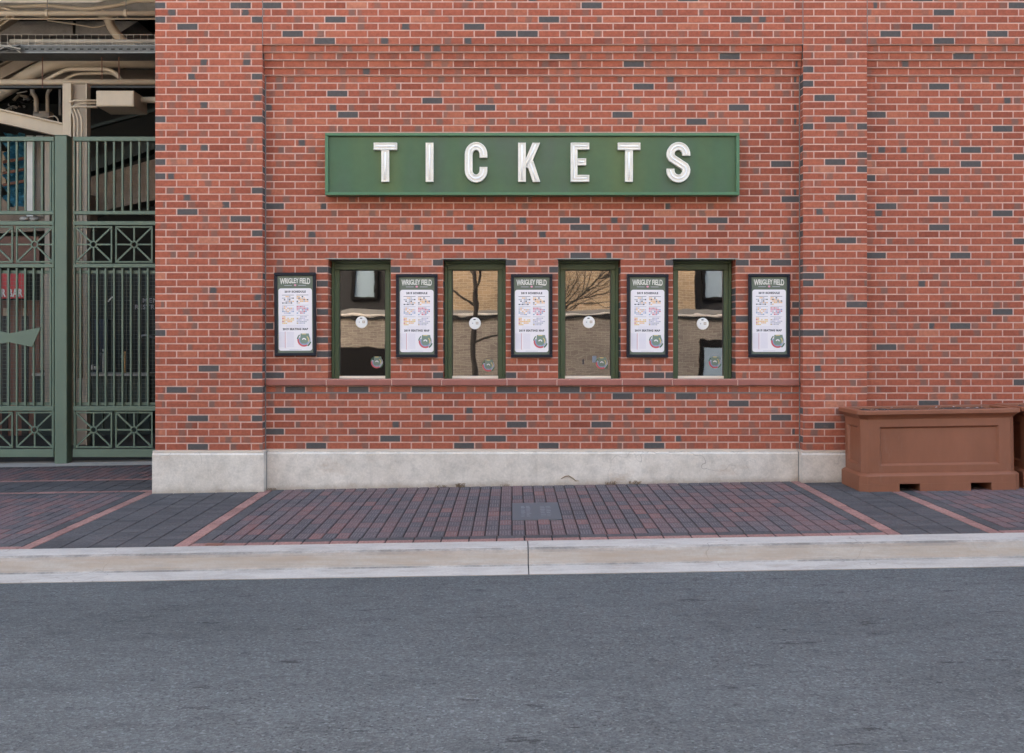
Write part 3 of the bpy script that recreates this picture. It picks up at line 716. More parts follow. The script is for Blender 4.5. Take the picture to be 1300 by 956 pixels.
def make_poster(label):
    W, H = .402, .806; t = thing('poster_case', (0, 0, 0), label, 'poster', 'framed schedule posters beside the ticket windows')
    m = MB(); y = -.032; b = .029
    m.box(-W/2, W/2, y, -.001, H - b, H, M_NAVY, .004); m.box(-W/2, W/2, y, -.001, 0, b, M_NAVY, .004)
    m.box(-W/2, -W/2 + b, y + .001, -.001, b + .0005, H - b - .0005, M_NAVY, .004); m.box(W/2 - b, W/2, y + .001, -.001, b + .0005, H - b - .0005, M_NAVY, .004)
    m.build('case_frame', t)
    m = MB(); p = M_PRINT; y = -.016; d = .0005; x0, x1, z0, z1 = -W/2 + b + .0005, W/2 - b - .0005, b + .0005, H - b - .0005
    m.box(x0, x1, y, -.002, z0, z1, p['green'])
    y -= d
    m.poly([(a, y, c) for a, c in rrect(x0 + .009, x1 - .009, z0 + .022, H - .152, .024)], p['white'])
    y -= d
    add_text(m, 'WRIGLEY FIELD', 0, H - .100, .066, p['letter'], y, .8, .0016, .95, .55, width=.292)
    q4(m, -.105, -.03, H - .126, H - .121, y, p['grey']); q4(m, .03, .105, H - .126, H - .121, y, p['grey'])
    m.poly([(.012 * math.cos(i * .5236), y, H - .121 + .010 * math.sin(i * .5236)) for i in range(12)], p['pink'])
    add_text(m, '2019 SCHEDULE', 0, H - .193, .026, p['ink'], y, 1, .0016, 1.2, width=.205)
    add_text(m, '2019 SEATING MAP', 0, H - .555, .026, p['ink'], y, 1, .0016, 1.2, width=.245)
    rr_ = random.Random(5); cs = ['orange', 'yellow', 'red', 'grey', 'blue', 'lilac', 'orange', 'ink']
    for r_ in range(3):
        for c_ in range(2):
            bx = (-.128, .012)[c_]; bz = H - .215 - r_ * .098
            q4(m, bx, bx + .116, bz - .004, bz, y, p['grey'] if r_ else p['ink'])
            palette = [['grey', 'ink', 'grey', 'orange'], ['orange', 'grey', 'lilac', 'blue'], ['orange', 'yellow', 'orange', 'red']][r_] if c_ == 0 else [['ink', 'orange', 'grey', 'grey'], ['blue', 'pink', 'grey', 'red'], ['grey', 'lilac', 'grey', 'tan']][r_]
            for rw in range(5):
                cell = .116 / 7; k = rr_.randint(0, 2); n = 7 if rw not in (0, 4) else rr_.randint(3, 6)
                for j_ in range(k if rw == 0 else 0, n):
                    if rr_.random() < .22: continue
                    cc = p[palette[rr_.choice((0, 0, 1, 1, 2, 3))]]
                    q4(m, bx + j_ * cell + .0012, bx + (j_ + 1) * cell - .001, bz - .011 - rw * .0155 - .011, bz - .011 - rw * .0155, y, cc)
    for i in range(3): q4(m, -.09, .09, H - .512 - i * .011, H - .510 - i * .011, y, p['lilac'])
    for i in range(14):
        zz = H - .578 - i * .0105; q4(m, -.155, -.155 + .055, zz - .0028, zz, y, p['lilac']); q4(m, -.083, -.083 + .07, zz - .0028, zz, y, p['lilac'])
    q4(m, -.1005, -.097, H - .73, H - .572, y - d, p['red']); q4(m, -.1585, -.157, H - .73, H - .572, y - d, p['grey'])
    seating_map(m, .083, H - .652, .066, y)
    q4(m, -.06, .06, z0 + .030, z0 + .033, y, p['grey'])
    m.build('printed_poster', t)
    return t
PN = [(375.2, 399, 'navy framed season schedule poster between the left brick pier and the first ticket window', 0),
      (529.1, 400.9, 'navy framed season schedule poster between the first and second ticket windows', 0),
      (675.0, 400.9, 'navy framed season schedule poster between the second and third ticket windows', 0),
      (821.8, 400.9, 'navy framed season schedule poster between the third and fourth ticket windows', 0),
      (976.4, 400.6, 'navy framed season schedule poster between the fourth ticket window and the right brick pier', 0)]
p0 = None
for px, py, lab, _ in PN:
    o = make_poster(lab) if p0 is None else copy_tree(p0)
    if p0 is None: p0 = o
    o['label'] = lab; o.rotation_euler = (0, R({375.2: -.35, 821.8: .25}.get(px, 0)), 0); q = P(px, py, -.02); o.location = (q.x, -.003, q.z - .403)

# ------------------------------------------------------------------ ground
def sheet(name, x0, x1, y0, y1, zf, mat, nx=1, ny=1, kind='structure'):
    m = MB(); V = [(x0 + (x1 - x0) * i / nx, y0 + (y1 - y0) * j_ / ny) for j_ in range(ny + 1) for i in range(nx + 1)]
    m.raw([(x, y, zf(x, y)) for x, y in V], [(j_ * (nx + 1) + i, j_ * (nx + 1) + i + 1, (j_ + 1) * (nx + 1) + i + 1, (j_ + 1) * (nx + 1) + i) for j_ in range(ny) for i in range(nx)], mat)
    return tag(m.build(name, origin=(0, 0, 0)), kind=kind)
KY = -2.64
ROADZ = -.158
sheet('ground', -220, 220, -220, 220, lambda x, y: .0165 * x - .45, M_CONC)
sheet('road', -60, 60, -14.2, -3.12, lambda x, y: .0165 * x + ROADZ + .05 * math.sin(min(1, max(0, (-3.12 - y) / 11)) * math.pi), M_ASPH, 24, 44)
sheet('far_pavement', -60, 60, -18.5, -14.2, lambda x, y: .0165 * x - .02, M_CONC)
sheet('concourse_floor', -15, XA, 2.62, 15, lambda x, y: .0165 * x + .026, M_FLOOR)

def kerb(name, prof, joints, x0, x1):
    m = MB(); e = [x0] + joints + [x1]
    for i in range(len(e) - 1):
        a = e[i] + (.004 if i else 0); b = e[i + 1] - (.004 if i < len(e) - 2 else 0); k = len(prof)
        V = [(x, y, z + .0165 * x) for x in (a, b) for y, z in prof]
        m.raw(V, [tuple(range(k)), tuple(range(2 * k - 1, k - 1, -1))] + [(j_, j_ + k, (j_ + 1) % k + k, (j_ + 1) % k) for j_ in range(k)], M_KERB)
    for x in joints:
        p2 = [(y, z - .012) for y, z in prof]; k = len(p2); V = [(xx, y, z + .0165 * x) for xx in (x - .004, x + .004) for y, z in p2]
        m.raw(V, [(j_, j_ + k, (j_ + 1) % k + k, (j_ + 1) % k) for j_ in range(k)], M_BLACKP)
    return tag(m.build(name, origin=(0, 0, 0)), kind='structure')
kz = .01 * KY
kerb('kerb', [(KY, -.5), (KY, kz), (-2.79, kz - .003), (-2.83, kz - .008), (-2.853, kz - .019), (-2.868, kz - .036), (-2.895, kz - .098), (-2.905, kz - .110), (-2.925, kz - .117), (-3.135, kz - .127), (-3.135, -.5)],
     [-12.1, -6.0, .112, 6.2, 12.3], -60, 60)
kerb('far_kerb', [(-14.2, -.5), (-14.2, -.02), (-14.05, -.02), (-14.02, -.04), (-14.0, -.15), (-13.8, -.16), (-13.8, -.5)], [-9, -3, 3, 9], -60, 60)

# pavers: one block at a time
pv = MB()
def pave(x0, x1, y0, y1, sx, sy, ty, jx=.0045, jy=.0015, holes=()):
    nx = max(1, round((x1 - x0) / sx)); ny = max(1, round((y1 - y0) / sy)); sx = (x1 - x0) / nx; sy = (y1 - y0) / ny
    for i in range(nx):
        sh = rnd.uniform(-.012, .012) if ny > 2 else 0
        for k in range(ny):
            a, b = x0 + i * sx + jx, x0 + (i + 1) * sx - jx
            c = y0 + k * sy + (sh if k else 0) + jy; d = y0 + (k + 1) * sy + (sh if k < ny - 1 else 0) - jy
            mx, my = (a + b) / 2, (c + d) / 2
            if any(h[0] < mx < h[1] and h[2] < my < h[3] for h in holes): continue
            r = rnd.random(); at = (r, ty, 0, 0); up = rnd.uniform(-.0012, .0012); t1, t2 = rnd.uniform(-.0008, .0008), rnd.uniform(-.0008, .0008); ch = .0035
            T = [(x, y, g(x, y) + up + tt) for x, y, tt in ((a + ch, c + ch, t1), (b - ch, c + ch, t2), (b - ch, d - ch, -t1), (a + ch, d - ch, -t2))]
            E = [(x, y, g(x, y) - ch) for x, y in ((a, c), (b, c), (b, d), (a, d))]; D = [(x, y, z - .02) for x, y, z in E]
            pv.poly(T, M_PAVE, at, [(0, 0), (1, 0), (1, 1), (0, 1)])
            for e in range(4):
                f = (e + 1) % 4
                pv.poly([E[e], E[f], T[f], T[e]], M_PAVE, at, [(0, 0)] * 4); pv.poly([D[e], D[f], E[f], E[e]], M_PAVE, at, [(0, 0)] * 4)
PLQ = (.0, .4, -1.8325, -1.0225)
pave(-2.20, 2.60, -2.44, -.01, .1, .2, 0, holes=[PLQ])
pave(-2.31, -2.20, -2.44, -.01, .1, .2, .5); pave(2.60, 2.69, -2.44, -.01, .1, .2, .5)
pave(-2.31, 2.69, -2.54, -2.44, .2, .1, .5); pave(-2.31, 2.69, KY + .002, -2.54, .2, .1, 1)
pave(-2.42, -2.31, KY + .002, -.01, .1, .2, 1); pave(2.69, 2.79, KY + .002, -.01, .1, .2, 1)
pave(-3.44, -2.42, KY + .002, -.12, .2, .1, .5); pave(2.79, 3.41, KY + .002, -.01, .2, .1, .5)
pave(-3.54, -3.44, KY + .002, -.01, .1, .2, 1); pave(3.41, 3.51, KY + .002, -.01, .1, .2, 1)
pave(3.51, 3.61, -2.54, -.01, .1, .2, .5); pave(3.61, 8.0, -2.44, -.01, .1, .2, 0); pave(3.61, 8.0, -2.54, -2.44, .2, .1, .5); pave(3.51, 8.0, KY + .002, -2.54, .2, .1, 1)
pave(-3.64, -3.54, -2.54, -.01, .1, .2, .5); pave(-9.0, -3.64, -2.44, -.11, .1, .2, 0); pave(-9.0, -3.64, -2.54, -2.44, .2, .1, .5); pave(-9.0, -3.54, KY + .002, -2.54, .2, .1, 1)
pave(-9.0, -3.64, -.11, -.01, .2, .1, .5)
pave(-9.0, -3.42, -.01, .09, .2, .1, 1); pave(-9.0, -3.42, .09, .83, .2, .1, .5); pave(-9.0, -3.42, .83, .93, .2, .1, 1)
pave(-9.0, -3.42, .93, 2.05, .1, .2, 0)
tag(pv.build('pavement', origin=(0, 0, 0)), kind='structure')
m = MB()
for (a, b, c, d) in ((-9, XA, KY, 2.06), (XA, 8, KY, 0)):
    m.poly([(a, c, g(a, c) - .0055), (b, c, g(b, c) - .0055), (b, d, g(b, d) - .0055), (a, d, g(a, d) - .0055)], M_PJOINT)
tag(m.build('pavement_bedding', origin=(0, 0, 0)), kind='structure')
sheet('side_pavement', -60, -9.0, KY, 2.6, lambda x, y: g(x, y) - .001, M_CONC); sheet('side_pavement', 8.0, 60, KY, 0, lambda x, y: g(x, y) - .001, M_CONC)
sheet('gate_threshold', -15, XA, 2.05, 2.625, lambda x, y: g(x, 2.05) + .004, M_KERB)

# cast cover set among the pavers, its lettering worn and read from the side
m = MB(); cx, cy = (PLQ[0] + PLQ[1]) / 2, (PLQ[2] + PLQ[3]) / 2
c4 = [(PLQ[0] + .003, PLQ[2] + .003), (PLQ[1] - .003, PLQ[2] + .003), (PLQ[1] - .003, PLQ[3] - .003), (PLQ[0] + .003, PLQ[3] - .003)]
m.raw([(x, y, g(x, y) - .03) for x, y in c4] + [(x, y, g(x, y) + .002) for x, y in c4], [(4, 5, 6, 7), (0, 1, 5, 4), (1, 2, 6, 5), (2, 3, 7, 6), (3, 0, 4, 7)], plain('cover_slate', (.10, .108, .118), .6, var=.2, scale=12))
M_WORN = plain('worn_marks', (.34, .34, .36), .7, var=.3)
rr_ = random.Random(3)
for (bx, n, wd) in ((.075, 9, .085), (.235, 7, .095)):
    for i in range(n):
        y = cy - .26 + i * .52 / n
        for k in range(2):
            a = bx + k * wd * .52; b = a + wd * rr_.uniform(.25, .45); h = rr_.uniform(.008, .02)
            m.poly([(a, y, g(a, y) + .0035), (b, y, g(b, y) + .0035), (b, y + h, g(b, y + h) + .0035), (a, y + h, g(a, y + h) + .0035)], M_WORN)
tag(m.build('access_cover', origin=(cx, cy, g(cx, cy))), 'slate grey rectangular access cover with worn lettering set among the red and grey pavers', 'access cover')
m = MB(); q = P(273, 692, -2.59); m.box(q.x - .062, q.x + .062, -2.625, -2.56, g(q.x, -2.6) + .001, g(q.x, -2.6) + .006, M_BROWN)
tag(m.build('survey_marker', origin=(q.x, -2.59, g(q.x, -2.59))), 'small rusty brown plate in the pavers against the kerb', 'marker plate')

# weeds and litter along the stone base
def tuft(px, n, h, label, seed, lay=0):
    r_ = random.Random(seed); x = (px - 650) * 9.96 / F; y = -.045; z = g(x, y); m = MB()
    for i in range(n):
        a = r_.uniform(0, 6.28); l = h * r_.uniform(.5, 1.2); bx, by = x + r_.uniform(-.05, .05), y + r_.uniform(-.014, .014)
        dx, dy = math.cos(a) * l * r_.uniform(.5, 1.1), -abs(math.sin(a)) * l * .7; p1 = Vector((bx, by, z)); p2 = Vector((bx + dx * .5, by + dy * .5, z + l * .7)); p3 = Vector((bx + dx, by + dy, z + l * .75))
        m.tube([p1, p2, p3], [.0022, .002, .0008], M_LEAF, 4)
    return tag(m.build('dry_weed', origin=(x, y, z)), label, 'weed', 'dry weeds along the stone base')
tuft(560, 16, .03, 'tiny dry weed tuft at the stone base, left neighbour of a bigger brown tuft', 1)
tuft(585, 26, .045, 'small brown tuft of dry weed at the stone base just right of a smaller one', 2)
tuft(640, 12, .025, 'sparse dry weed at the stone base near the middle of the wall', 3)
tuft(775, 18, .04, 'dry weed at the stone base below the third ticket window', 4)
tuft(806, 26, .04, 'thick dry weed tuft at the stone base between the third and fourth ticket windows', 5)
tuft(345, 14, .03, 'dry weed in the corner between stone base and left pier', 6)
m = MB(); pts = [(712, 608), (718, 604.5), (722, 604), (727, 607), (731, 610.5), (735, 610.5)]
m.tube([P(a, b, -.045) for a, b in pts], [.003, .006, .006, .006, .005, .002], M_LEAF, 6); q = P(722, 612, -.045)
tag(m.build('dried_stalk', origin=q), 'curled dry brown stalk lying up against the white stone base', 'stalk')

# ------------------------------------------------------------------ planters
def make_planter(label):
    t = thing('planter_box', (0, 0, 0), label, 'planter', 'brown planter boxes by the wall')
    # plan octagon: width along x 0..W, depth y 0 (front)..D
    Wb, Db = 1.445, .60; H = .715
    def ring(ins, z, ch=.055, f=0):
        x0, x1, y0, y1 = ins, Wb - ins, ins, Db - ins
        return [(x0 + ch, y0, z), (x1 - ch, y0, z), (x1, y0 + ch, z), (x1, y1 - ch, z), (x1 - ch, y1, z), (x0 + ch, y1, z), (x0, y1 - ch, z), (x0, y0 + ch, z)]
    nx0, nx1 = (.345, .53), (.985, 1.17)
    # base course, built as a front with two forklift notches
    m = MB(); lev = [(0, .055), (0, .125), (.012, .138), (.030, .150)]
    R_ = [ring(i, z) for i, z in lev]; V = [v for r_ in R_ for v in r_]
    m.raw(V, [(k * 8 + i, k * 8 + (i + 1) % 8, (k + 1) * 8 + (i + 1) % 8, (k + 1) * 8 + i) for k in range(len(lev) - 1) for i in range(8)] + [tuple(range(7, -1, -1))], M_PLANT)
    xs = [0, nx0[0], nx0[1], nx1[0], nx1[1], Wb]
    for i in (0, 2, 4):
        a, b = xs[i], xs[i + 1]; c0 = .055 if i == 0 else 0; c1 = .055 if i == 4 else 0
        pl = [(a + c0, 0), (b - c1, 0), (b, c1), (b, Db - c1), (b - c1, Db), (a + c0, Db), (a, Db - c0), (a, c0)]
        pl2 = []
        for p_ in pl:
            if not pl2 or (abs(p_[0] - pl2[-1][0]) + abs(p_[1] - pl2[-1][1])) > 1e-5: pl2.append(p_)
        n = len(pl2); m.raw([(x, y, -.05) for x, y in pl2] + [(x, y, .0545) for x, y in pl2], [tuple(range(n, 2 * n))] + [(k, (k + 1) % n, (k + 1) % n + n, k + n) for k in range(n)], M_PLANT)
    m.build('base', t)
    # body with recessed panels
    i0 = .030; zb, zt_ = .1505, .632; m = MB()
    R_ = [ring(i0, zb), ring(i0, zt_)]; Rb, Rt = R_
    for i in (1, 3, 5, 7): m.poly([Rb[i], Rb[(i + 1) % 8], Rt[(i + 1) % 8], Rt[i]], M_PLANT)
    def panel(A, B, N, mrg0, mrg1, zl, zh, dep=.020):
        A = Vector(A); B = Vector(B); N = Vector(N); U = (B - A).normalized(); ln = (B - A).length
        def pt(s_, z, o=0): return A + U * s_ - N * o + Vector((0, 0, z - A.z))
        o = [pt(0, zb), pt(ln, zb), pt(ln, zt_), pt(0, zt_)]; a_, b_ = mrg0, ln - mrg1
        q = [pt(a_, zl), pt(b_, zl), pt(b_, zh), pt(a_, zh)]; e = .018
        r1 = [pt(a_ + .004, zl + .004, .004), pt(b_ - .004, zl + .004, .004), pt(b_ - .004, zh - .004, .004), pt(a_ + .004, zh - .004, .004)]
        r2 = [pt(a_ + e, zl + e, dep), pt(b_ - e, zl + e, dep), pt(b_ - e, zh - e, dep), pt(a_ + e, zh - e, dep)]
        for k in range(4):
            f = (k + 1) % 4
            for s0, s1 in ((o, q), (q, r1), (r1, r2)): m.poly([s0[k], s0[f], s1[f], s1[k]], M_PLANT)
        m.poly(r2, M_PLANT)
    panel(Rb[0], Rb[1], (0, -1, 0), .10, .10, .215, .565); panel(Rb[4], Rb[5], (0, 1, 0), .10, .10, .215, .565)
    panel(Rb[2], Rb[3], (1, 0, 0), .07, .07, .215, .565); panel(Rb[6], Rb[7], (-1, 0, 0), .07, .07, .215, .565)
    m.build('body', t)
    # rim: flared cornice, flat lip and inner wall
    m = MB(); lev = [(i0 + .001, zt_), (i0 - .004, .640), (i0 - .012, .652), (i0 - .034, .672), (i0 - .045, .680), (i0 - .045, .708), (i0 - .040, H), (.052, H), (.056, H - .006), (.060, .60)]
    R_ = [ring(i, z) for i, z in lev]; V = [v for r_ in R_ for v in r_]
    m.raw(V, [(k * 8 + i, k * 8 + (i + 1) % 8, (k + 1) * 8 + (i + 1) % 8, (k + 1) * 8 + i) for k in range(len(lev) - 1) for i in range(8)], M_PLANT)
    m.build('rim', t)
    m = MB(); r_ = random.Random(4); n = 16; V = []; zS = H - .030
    for j_ in range(9):
        for i in range(n + 1): V.append((.058 + (Wb - .116) * i / n, .058 + (Db - .116) * j_ / 8, zS + r_.uniform(-.012, .012)))
    m.raw(V, [(j_ * (n + 1) + i, j_ * (n + 1) + i + 1, (j_ + 1) * (n + 1) + i + 1, (j_ + 1) * (n + 1) + i) for j_ in range(8) for i in range(n)], M_SOIL)
    soil = m.build('soil', t)
    m = MB()
    for i in range(110):
        x, y = r_.uniform(.09, Wb - .09), r_.uniform(.09, Db - .09); a = r_.uniform(0, 6.28); s_ = r_.uniform(.008, .02); z = zS + .014 + r_.uniform(0, .012)
        u = Vector((math.cos(a), math.sin(a), r_.uniform(-.3, .3))) * s_; v = Vector((-math.sin(a), math.cos(a), r_.uniform(-.3, .3))) * s_ * .6; c = Vector((x, y, z))
        m.poly([c - u, c - v, c + u, c + v], r_.choice((M_LEAF, M_PRINT['grey'], M_SOIL)))
    tag(m.build('leaf_litter', soil), kind='stuff')
    return t
a = P(1094, 623, -.76).x
pl = make_planter('brown panelled planter box standing whole in view in front of the right pier'); pl.location = (a, -.745, g(a + .7, -.5)); pl.rotation_euler = (0, -math.atan(.0165), 0)
p2 = copy_tree(pl); p2.location = (a + 1.495, -.72, g(a + 2.2, -.5) + .006); p2.rotation_euler = (0, -math.atan(.0165), R(.6)); p2['label'] = 'brown planter box cut off by the right edge of the picture'

# ------------------------------------------------------------------ gate
GY = 2.42
def gz(py): return P(0, py, GY).z
def gx(px): return P(px, 0, GY).x
RAIL = [(174, 179.5), (268, 272.6), (281, 286), (335, 339.8), (515.2, 521.4), (569.8, 580)]
def gate_leaf(x0, nsq, label, stile_l, stile_r, sqoff, pick0, extra=None):
    pitch = .487; x1 = x0 + nsq * pitch
    t = thing('gate_leaf', ((x0 + x1) / 2, GY, gz(586)), label, 'gate', 'green steel gate leaves')
    for k, (a, b) in enumerate(RAIL):
        m = MB(); dp_ = .028 if k != 5 else .034; m.box(x0, x1, GY - dp_, GY + dp_, gz(b), gz(a), M_GREEN, .003); m.build('rail', t)
    for (xa, xb) in stile_l + stile_r:
        m = MB(); m.box(xa, xb, GY - .020, GY + .020, gz(569.6), gz(179.8), M_GREEN, .003); m.build('stile', t)
    # pickets, upper and lower set
    x = pick0
    while x < x1 - .012:
        if x > x0 + .012 and not any(a - .012 < x < b + .012 for a, b in stile_l + stile_r):
            for (za, zb) in ((gz(267.8), gz(179.7)), (gz(515), gz(340))):
                m = MB(); m.box(x - .0115, x + .0115, GY - .013, GY + .013, za, zb, M_GREEN, .002); m.build('picket', t)
        x += .1014
    for (pa, pb) in ((287.2, 333.6), (522.6, 568.6)):
        zt_, zb = gz(pa), gz(pb)
        for i in range(nsq):
            a = x0 + i * pitch + sqoff; b = a + .452; m = MB(); f = .020; c = Vector(((a + b) / 2, GY, (zt_ + zb) / 2)); rr_ = .036
            m.box(a, b, GY - .012, GY + .012, zt_ - f, zt_, M_GREEN, .002); m.box(a, b, GY - .012, GY + .012, zb, zb + f, M_GREEN, .002)
            m.box(a, a + f, GY - .011, GY + .011, zb + f + .0005, zt_ - f - .0005, M_GREEN, .002); m.box(b - f, b, GY - .011, GY + .011, zb + f + .0005, zt_ - f - .0005, M_GREEN, .002)
            for k in range(8):
                an = k * math.pi / 4; dv = Vector((math.cos(an), 0, math.sin(an)))
                e = c + Vector((max(-1, min(1, dv.x * 1.5)) * ((b - a) / 2 - f - .001), 0, max(-1, min(1, dv.z * 1.5)) * ((zt_ - zb) / 2 - f - .001)))
                m.bar(c + dv * rr_, e, .019, .016 + .002 * (k % 2), M_GREEN)
            for r0 in (0,):
                n = 24
                for k in range(n):
                    b0, b1 = 2 * math.pi * k / n, 2 * math.pi * (k + 1) / n; o_, i_ = .045, .029
                    A = [(c.x + r * math.cos(q), c.z + r * math.sin(q)) for r, q in ((i_, b0), (o_, b0), (o_, b1), (i_, b1))]
                    m.extr(A, GY - .014, GY + .014, M_GREEN)
            m.build('lattice_panel', t)
    # wire mesh behind the lower pickets
    m = MB(); ym = GY + .022
    m.box(x0 + .02, x1 - .02, ym, ym + .02, gz(347), gz(343.2), M_GREEN); m.box(x0 + .02, x1 - .02, ym, ym + .02, gz(514.5), gz(511), M_GREEN)
    z = gz(511)
    while z < gz(347): m.box(x0 + .02, x1 - .02, ym + .008, ym + .0105, z - .0013, z + .0013, M_WIRE); z += .0455
    x = x0 + .03
    while x < x1 - .02: m.box(x - .0013, x + .0013, ym + .0108, ym + .0132, gz(511), gz(347), M_WIRE); x += .0455
    m.build('wire_mesh', t)
    return t
xr = gx(95) - .012
gr = gate_leaf(xr, 3, 'green steel gate leaf to the right of the wide post, against the brick pier', [(xr + .004, xr + .022)], [], .014, gx(102.3))
xl = gx(69.6) - 4 * .487
gl_ = gate_leaf(xl, 4, 'green steel gate leaf to the left of the wide post, carrying a bow-tie plate', [], [(gx(66.8), gx(69.4))], .022, gx(64.4) - 19 * .1014)
m = MB(); zc = gz(429)
pts = [(gx(53), gz(415.5)), (gx(42), gz(440.5)), (gx(13), gz(434.5)), (gx(0), gz(436.5)), (gx(-8), gz(434.5)), (gx(-36), gz(440.5)), (gx(-47), gz(415.5)), (gx(-8), gz(423)), (gx(0), gz(420)), (gx(13), gz(423.2))]
m.extr(pts, GY - .026, GY - .0135, M_GREEN); m.build('bow_tie_plate', gl_)
def gpost(x0, x1, label, w_=.145):
    t = thing('gate_post', ((x0 + x1) / 2, GY, gz(588)), label, 'gate post', 'green gate posts')
    m = MB(); m.box(x0, x1, GY - w_ / 2 - .01, GY + w_ / 2 - .01, gz(590), gz(174), M_GREEN, .006); m.build('shaft', t)
    m = MB(); m.box(x0 - .003, x1 + .003, GY - w_ / 2 - .013, GY + w_ / 2 - .007, gz(173.9), gz(173), M_GREEN, .002); m.build('cap', t)
gpost(gx(73) , gx(88.6), 'wide green steel gate post between the two gate leaves')
gpost(xl - .18, xl - .02, 'green gate post beyond the left edge, holding the far gate leaf')
gpost(xr + 3 * .487 + .012, XA - .02, 'green gate post fixed to the side of the left brick pier')

for i in range(3):      # the row of leaves goes on past the picture's left edge
    sh = -(i + 1) * 2.128; c = copy_tree(gl_); c.location.x += sh; c['label'] = 'green steel gate leaf out of view to the left, %s from the picture edge' % ('first', 'second', 'third')[i]
    gpost(xl + sh - .18, xl + sh - .02, 'green gate post out of view to the left, %s of the row' % ('second', 'third', 'last')[i])
# ------------------------------------------------------------------ inside the concourse, seen over and through the gate
def one(name, m, label, cat, smooth=False, group=None, o=None):
    V = [Vector(v) for v in m.v]; mn = min(v.z for v in V); c = sum(V, Vector()) / len(V)
    return tag(m.build(name, origin=o or (c.x, c.y, mn), smooth=smooth), label, cat, group)
def pipe(name, pts, dpx, Y, mat, label, cat='pipe', n=12, r=None, smooth=True):
    m = MB(); Ys = Y if isinstance(Y, (list, tuple)) else [Y] * len(pts)
    q = [P(a, b, y) for (a, b), y in zip(pts, Ys)]; rad = dpx / 2 * (10 + Ys[0]) / F
    # rounded corners
    out = [q[0]]
    for i in range(1, len(q) - 1):
        a, b, c = q[i - 1], q[i], q[i + 1]; k = min(rad * 3, (b - a).length * .45, (c - b).length * .45)
        p_, r_ = b + (a - b).normalized() * k, b + (c - b).normalized() * k
        for s_ in (0, .25, .5, .75, 1): out.append((p_ * (1 - s_) + b * s_) * (1 - s_) + (b * (1 - s_) + r_ * s_) * s_)
    out.append(q[-1]); m.tube(out, rad, mat, n)
    return one(name, m, label, cat, smooth)
PG = 'pipes under the concourse ceiling'
pipe('conduit', [(-400, 2), (124, 2), (140, -4), (260, -4)], 4, 4.2, M_WHITE, 'bright silver conduit at the very top of the opening, bending up at its right end')
pipe('conduit', [(-400, 22), (-60, 22), (14, 9), (60, 7), (110, 12), (150, 7), (170, 1), (260, 1)], 5, 4.6, M_BEIGE, 'wavy beige conduit just under the silver one')
pipe('conduit', [(-60, 4), (5, 10), (24, 17), (60, 21)], 4, 4.5, M_BEIGE, 'short beige conduit slanting down at the top left corner')
pipe('sprinkler_pipe', [(-400, 17.2), (280, 17.2)], 7, 4.0, M_BEIGE, 'thick straight beige pipe crossing high under the conduits')
m = MB(); 
for px in (60, 160): c = P(px, 17, 4.0); m.tube([c + Vector((-.018, 0, 0)), c + Vector((.018, 0, 0))], .052, M_BEIGE, 12); m.tube([c + Vector((0, 0, .04)), c + Vector((0, 0, 1.1))], .006, M_GALV, 6)
one('pipe_hanger', m, 'pair of clamps and rods holding the thick straight beige pipe', 'pipe hanger')
pipe('conduit', [(-400, 23.5), (110, 24), (280, 24)], 2.6, 4.8, M_BEIGE, 'thin beige conduit right under the thick straight pipe')
pipe('conduit', [(60, 26), (96, 31), (118, 35), (132, 33), (150, 22)], 1.8, 5.6, M_BEIGE, 'thin sagging beige conduit below the thin straight one')
pipe('drain_pipe', [(128, 18), (137, 22), (141, 34), (151, 48), (166, 60), (185, 70), (215, 76)], 12, 5.2, M_BEIGE, 'fat beige drain pipe curving down to the right behind the cable tray')
pipe('lagged_pipe', [(13, 52.5), (260, 52.5)], 5.4, 4.75, M_WHITE, 'pale pipe lying in the wire basket tray')
# wire basket + solid tray
m = MB(); Y0, Y1 = 4.55, 4.95
for py in (44, 56):
    for Y in (Y0, Y1): m.tube([P(-400, py, 4.55) + Vector((0, Y - 4.55, 0)), P(240, py, 4.55) + Vector((0, Y - 4.55, 0))], .004, M_WHITE, 5)
for i in range(72):
    px = -400 + i * 8.9; a = P(px, 44, Y0); b = P(px, 56.5, Y0); m.tube([a, b, b + Vector((0, .4, 0)), a + Vector((0, .4, 0))], .0032, M_WHITE, 4)
one('wire_basket_tray', m, 'galvanised wire basket tray running under the ceiling', 'cable tray')
m = MB(); a = P(-400, 57.4, 4.5); b = P(240, 67, 4.5); m.box(a.x, b.x, 4.5, 4.504, b.z, a.z - .01, M_TRAY); m.box(a.x, b.x, 4.505, 4.9, b.z - .004, b.z, M_TRAY); m.box(a.x, b.x, 4.49, 4.5045, b.z - .006, b.z + .012, M_GALV); m.box(a.x, b.x, 4.49, 4.5045, a.z - .012, a.z, M_GALV)
for i in range(66): x = a.x + .05 + i * .11; m.box(x, x + .05, 4.4975, 4.4995, b.z + .04, b.z + .06, M_DARK)
one('ladder_tray', m, 'solid grey cable tray under the wire basket', 'cable tray')
r_ = random.Random(8)
for i, (x0, lab) in enumerate(((-4, 'grey cable bundle looping at the left end of the cable trays'),)):
    m = MB()
    for k in range(9):
        p = [P(x0 - 40 + j_ * 14 , 60 + r_.uniform(-5, 6) + j_ * .4, 4.42 + r_.uniform(-.03, .03)) for j_ in range(6)]; m.tube(p, .008, r_.choice((M_GALV, M_BLACKP, M_WHITE)), 5)
    one('cable_bundle', m, lab, 'cables')
pipe('main_duct', [(-200, 240), (-20, 130), (66, 78.2), (260, 78.2)], 17.5, 5.4, M_BEIGE, 'very fat beige pipe rising from lower left and turning level under the trays')
pipe('conduit', [(55, 104), (84, 88), (138, 88), (152, 96), (153.5, 112)], 5, 5.0, M_BEIGE, 'beige conduit arching over and down, outer of two arches')
